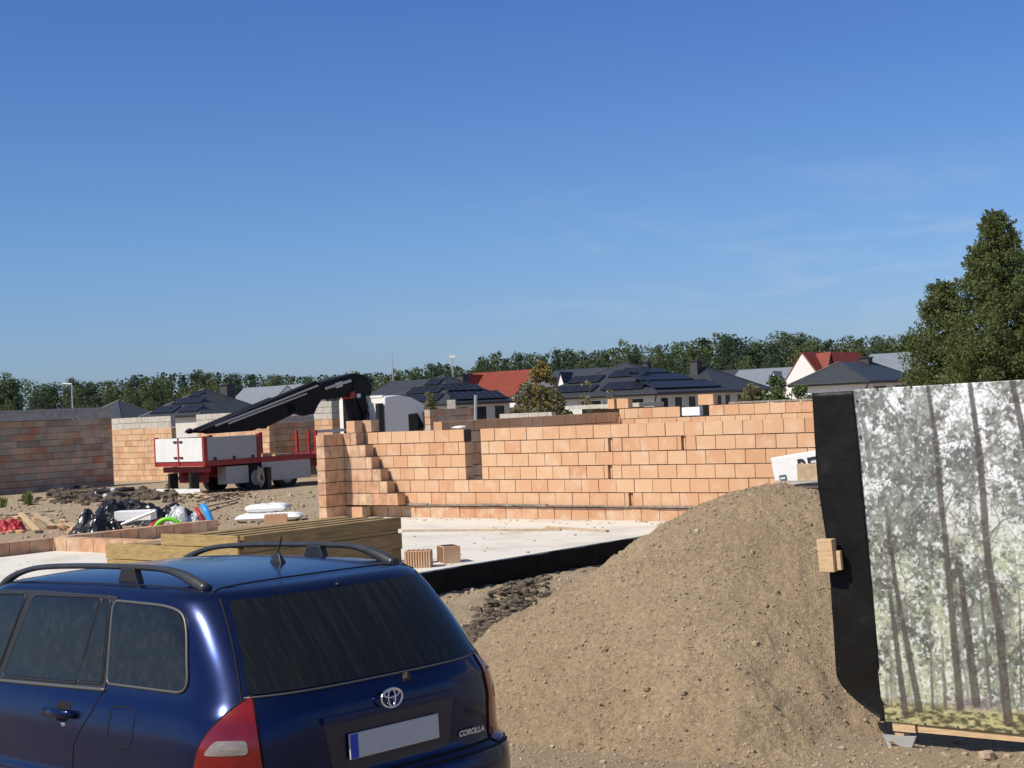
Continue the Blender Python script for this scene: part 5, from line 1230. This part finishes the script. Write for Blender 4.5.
for s in (1, -1):
    fn = lambda x, z, s=s: Sx(x, z, s)
    qw = rounded([(1.085, 1.03), (1.115, 1.382), (.66, 1.372), (.54, 1.33), (.46, 1.055), (.50, 1.03)], [.02, .03, .12, .12, .05, .04])
    dw = rounded([(2.075, .998), (1.875, 1.385), (1.235, 1.392), (1.36, 1.015)], [.02, .03, .02, .01]); dq = rounded([(1.345, 1.02), (1.215, 1.388), (1.16, 1.386), (1.14, 1.025)], [.01, .01, .01, .01])
    fw = rounded([(3.02, .985), (2.60, 1.30), (2.44, 1.375), (1.97, 1.388), (2.16, .995)], [.03, .1, .06, .03, .02])
    patch('window_frame', fn, grow(rounded([(3.08, .965), (2.62, 1.32), (2.45, 1.405), (1.90, 1.415), (1.10, 1.41), (1.10, .99), (2.1, .972)], [.02, .1, .06, .0, .02, .02, 0]), 0), 'trim', .003, parent=car)
    for nm, w_ in (('side_window', dw), ('side_window', dq), ('side_window', fw), ('side_window', qw)):
        g_ = patch(nm, fn, w_, 'glass_side', .0075, step=.03)
        strip('window_seal', fn, grow(w_, .008), .0075 if w_ is qw else .006, 'trim_light' if w_ is qw else 'trim', .003, True, parent=g_)
    strip('belt_moulding', fn, [(3.05, .962), (2.1, .970), (1.10, .994)], .010, 'trim_light', .001)
    strip('door_gap', fn, [(1.115, 1.0), (1.16, .90), (1.30, .74), (1.33, .45), (1.30, .28)], .004, 'gap', -.0005)
    strip('door_gap', fn, [(2.13, .985), (2.16, .80), (2.16, .28)], .004, 'gap', -.0005); strip('door_gap', fn, [(3.12, .95), (3.10, .6), (3.02, .28)], .004, 'gap', -.0005)
    strip('door_gap', fn, [(1.30, .28), (3.02, .28)], .004, 'gap', -.0005)
    strip('side_moulding', fn, [(1.36, .56), (3.0, .55)], .02, 'trim', .002)
    for hx in (1.42, 2.30):
        p, nn_ = fn(hx, .868); q = MB(); q.tube([p+Vector((.135, 0, -.003))+nn_*.004, p+Vector((.11, 0, 0))+nn_*.028, p+nn_*.036, p+Vector((-.10, 0, .003))+nn_*.028, p+Vector((-.13, 0, .003))+nn_*.004], [.010, .017, .018, .017, .010], 10, flat=1.25); hd = q.build('door_handle', M['paint'], car, smooth=True, local=True)
        patch('handle_recess', fn, rounded([(hx+.06, .835), (hx+.06, .925), (hx-.07, .925), (hx-.07, .835)], .045), 'gap', .0015, step=.02, parent=hd)
        q = MB(); q.lump(p+Vector((-.02, .006*s, -.046)), .018, 10, 0, (1.4, .5, .8)); q.build('key_lock', M['chrome'], hd, smooth=True, local=True)
    # tail lamp
    wf_ = lambda a, z, s=s: Wr(a*100, z, s)
    lens = rounded([(1.468, 1.012), (1.44, .998), (1.38, .965), (1.30, .905), (1.235, .83), (1.20, .74), (1.185, .645), (1.19, .60), (1.50, .60)], [.008, .02, .05, .06, .06, .05, .03, .02, .01], 3)
    if s < 0: lens = [(a+.045 if a > 1.4 else a, z) for a, z in lens]
    tl_ = patch('tail_light', wf_, lens, 'lamp_red', .008, step=.02)
    patch('lamp_clear_section', wf_, rounded([(1.435, .845), (1.31, .847), (1.262, .80), (1.262, .787), (1.44, .787)], .02), 'lamp_clear', .0105, step=.015, parent=tl_)
    strip('lamp_gap', wf_, grow(lens, .006), .004, 'gap', .001, True, parent=tl_)
    strip('lamp_band', wf_, [(1.46, .93), (1.36, .925)], .005, 'lamp_amber', .012, parent=tl_) if s < 0 else None
    if s > 0:
        fl = rounded([(1.0, .935), (.83, .935), (.80, .90), (.80, .80), (.83, .765), (.97, .765), (1.0, .80)], .035); strip('fuel_door_gap', fn, fl, .0035, 'gap', -.0005, True)
    # roof rail
    yr = .555*s; K = [(2.52, -.0), (2.44, .02), (2.30, .046), (2.12, .060), (1.9, .066), (1.5, .069), (1.1, .069), (.90, .066), (.78, .050), (.67, .024), (.58, .002)]
    q = MB(); pts = []
    for x, dz in K: t = Tz(x, yr)[0]; pts.append(Vector((x, yr, t.z+dz-.005)))
    # smooth it
    sm = []
    for a, b in zip(pts, pts[1:]):
        for j in range(4): sm.append(a+(b-a)*j/4)
    sm.append(pts[-1])
    for _ in range(3): sm = [sm[0]]+[(sm[i-1]+sm[i]*2+sm[i+1])/4 for i in range(1, len(sm)-1)]+[sm[-1]]
    wd = [.017 if 0 < 1 else 0 for _ in sm]
    for i, p in enumerate(sm):
        f_ = sstep(.95, .62, p.x)+sstep(2.2, 2.5, p.x)*.6; wd[i] = .0145+.014*f_
    q.tube(sm, wd, 10, flat=1.0); rl = q.build('roof_rail', M['rail'], car, smooth=True, local=True)
    t = Tz(1.2, yr)[0]; q = MB(); q.prism([(1.30, yr-.02, t.z-.01), (1.12, yr-.02, t.z-.01), (1.15, yr-.02, t.z+.06), (1.26, yr-.02, t.z+.06)], (0, .04, 0)); q.build('rail_mount', M['trim'], rl, local=True, bevel=.006)
    # roof ditch
    strip('roof_seam', lambda x, y: Tz(x, y), [(2.5, .60*s), (1.5, .615*s), (.55, .60*s)], .004, 'gap', -.001)
    # mirrors, wheels
    p = Sx(2.86, 1.02, s)[0]; q = MB(); q.lump(p+Vector((0, .13*s, .02)), 1, 14, .05, (.06, .11, .08)); mi = q.build('door_mirror', M['paint'], car, smooth=True, local=True)
    q = MB(); q.tube([p, p+Vector((0, .06*s, .0))], .025, 8); q.build('mirror_arm', M['trim'], mi, local=True)
    for wx, _ in wheels:
        q = MB(); q.tube([(wx, s*.60, .31), (wx, s*.62, .31), (wx, s*.78, .31), (wx, s*.80, .31)], [.285, .31, .31, .28], 36); wh = q.build('wheel', M['rubber'], car, local=True)
        q = MB(); q.tube([(wx, s*.80, .31), (wx, s*.805, .31)], [.20, .19], 28)
        for k in range(7): a = 6.283*k/7; q.tube([(wx, s*.81, .31), (wx+.17*math.cos(a), s*.808, .31+.17*math.sin(a))], .02, 6)
        q.build('rim', M['chrome'], wh, local=True)
        q = MB(); q.tube([(wx, s*.45, .31), (wx, s*.83, .31)], .352, 36, caps=False); q.cyl((wx, s*.44, .31), (wx, s*.45, .31), .352, 36); q.build('wheel_arch', M['trim'], car, local=True)
# rear end
gl = rounded([(-.69, 1.018), (-.575, 1.392), (.555, 1.392), (.665, 1.018)], [.02, .03, .03, .02])
rg = patch('rear_window', Rx, gl, 'glass_rear', .006, step=.022)
strip('window_seal', Rx, [(-.69, 1.008), (0, 1.008), (.68, 1.008)], .005, 'trim_light', .002, parent=rg)
for s in (1, -1): strip('tailgate_gap', Rx, [(.575*s, 1.405), (.69*s, 1.0), (.655*s, .62)], .005, 'gap', 0)
strip('tailgate_gap', Rx, [(-.655, .615), (.655, .615)], .006, 'gap', 0)
strip('tailgate_gap', Tz, [(.545, .50), (.535, .3), (.53, 0), (.535, -.3), (.545, -.50)], .0045, 'gap', 0)
strip('tailgate_gap', Tz, [(.545, .50), (.50, .60)], .0045, 'gap', 0); strip('tailgate_gap', Tz, [(.545, -.50), (.50, -.60)], .0045, 'gap', 0)
hm = patch('high_stop_lamp', Rx, rounded([(-.16, 1.33), (-.15, 1.355), (.15, 1.355), (.16, 1.33)], .006), 'lamp_clear', .0045, step=.02)
patch('plate_recess', Rx, rounded([(-.36, .875), (.40, .875), (.36, .64), (-.31, .64)], [.02, .02, .05, .05]), 'recess_paint', .002)
q = patch('plate_garnish', Rx, rounded([(-.37, .888), (.405, .888), (.40, .858), (-.365, .858)], .008), 'paint', .022, step=.025, th=.02)
pz = .748; c = Rx(0, pz)[0]; q = MB(); q.box((c.x-.018, -.235, pz-.055), (.010, 0, 0), (0, .52, 0), (0, 0, .11)); npl = q.build('number_plate', M['plate'], car, local=True, bevel=.003)
q = MB(); q.box((c.x-.0205, .24, pz-.052), (.002, 0, 0), (0, .042, 0), (0, 0, .104)); q.build('plate_band', M['eu_blue'], npl, local=True)
# round emblem of three ovals
def oval(c, a, b, r_, m_='chrome', th0=0, parent=None):
    pts = [c+Vector((0, a*math.cos(t), b*math.sin(t))) for t in np.linspace(0, 2*math.pi, 41)]; q = MB(); q.tube(pts, r_, 8, caps=False); return q
ec, en = Rx(.0, .915); ec = ec+Vector((-.026, .036, .004)); eb = oval(ec, .060, .041, .0055).build('emblem', M['chrome'], car, smooth=True, local=True)
oval(ec, .021, .038, .0042).build('emblem_ring', M['chrome'], eb, smooth=True, local=True); oval(ec+Vector((0, 0, .019)), .044, .0165, .0042).build('emblem_ring', M['chrome'], eb, smooth=True, local=True)
p = Rx(-.375, .668)[0]; text_obj('model_lettering', 'COROLLA', .036, M['text_silver'], car, p+Vector((-.006, 0, 0)), (-.0, -1, 0), (0, 0, 1), shear=.35, extrude=.002, bold=.0012, local=True, scale_x=.98)
p = Rx(-.10, .985)[0]; q = MB(); q.lump(p, .022, 9, .5, (.8, 1, 1.2), 3); q.build('wiper_hole_plug', M['mortar'], car, local=True)
p = Rx(0, 1.405)[0]; q = MB(); q.lump(p, .014, 8, 0, (1, 1, .7)); q.build('washer_nozzle', M['trim'], car, smooth=True, local=True)
t = Tz(.96, -.12)[0]; q = MB(); q.add([t+Vector(v) for v in ((-.05, -.018, -.004), (.05, -.018, -.004), (.05, .018, -.004), (-.05, .018, -.004), (-.022, -.006, .042), (.008, -.006, .05), (.008, .006, .05), (-.022, .006, .042))], [(0, 1, 5, 4), (1, 2, 6, 5), (2, 3, 7, 6), (3, 0, 4, 7), (4, 5, 6, 7), (0, 3, 2, 1)]); an = q.build('antenna_base', M['trim'], car, local=True, bevel=.003)
q = MB(); q.tube([t+Vector((-.005, 0, .04)), t+Vector((-.045, 0, .125))], .0045, 6); q.build('antenna_rod', M['trim'], an, local=True)
# bumper lines, front end
strip('bumper_gap', Rx, [(-.78, .585), (0, .592), (.78, .585)], .006, 'gap', 0)
Fx = lambda y, z: hit((7, y, z), (-1, 0, 0))
ws = patch('windscreen', lambda y, z: Fx(y, z), rounded([(-.66, 1.03), (-.56, 1.40), (.56, 1.40), (.66, 1.03)], .04), 'glass_side', .004, step=.05)
patch('grille', Fx, rounded([(-.42, .62), (-.42, .72), (.42, .72), (.42, .62)], .03), 'trim', .004)
for s in (1, -1): patch('headlight', Fx, rounded([(.45*s, .62), (.46*s, .74), (.72*s, .76), (.74*s, .66)], .03), 'lamp_clear', .006)
strip('bonnet_gap', Tz, [(3.36, .64), (3.9, .62), (4.2, .5), (4.27, 0), (4.2, -.5), (3.9, -.62), (3.36, -.64)], .004, 'gap', 0)
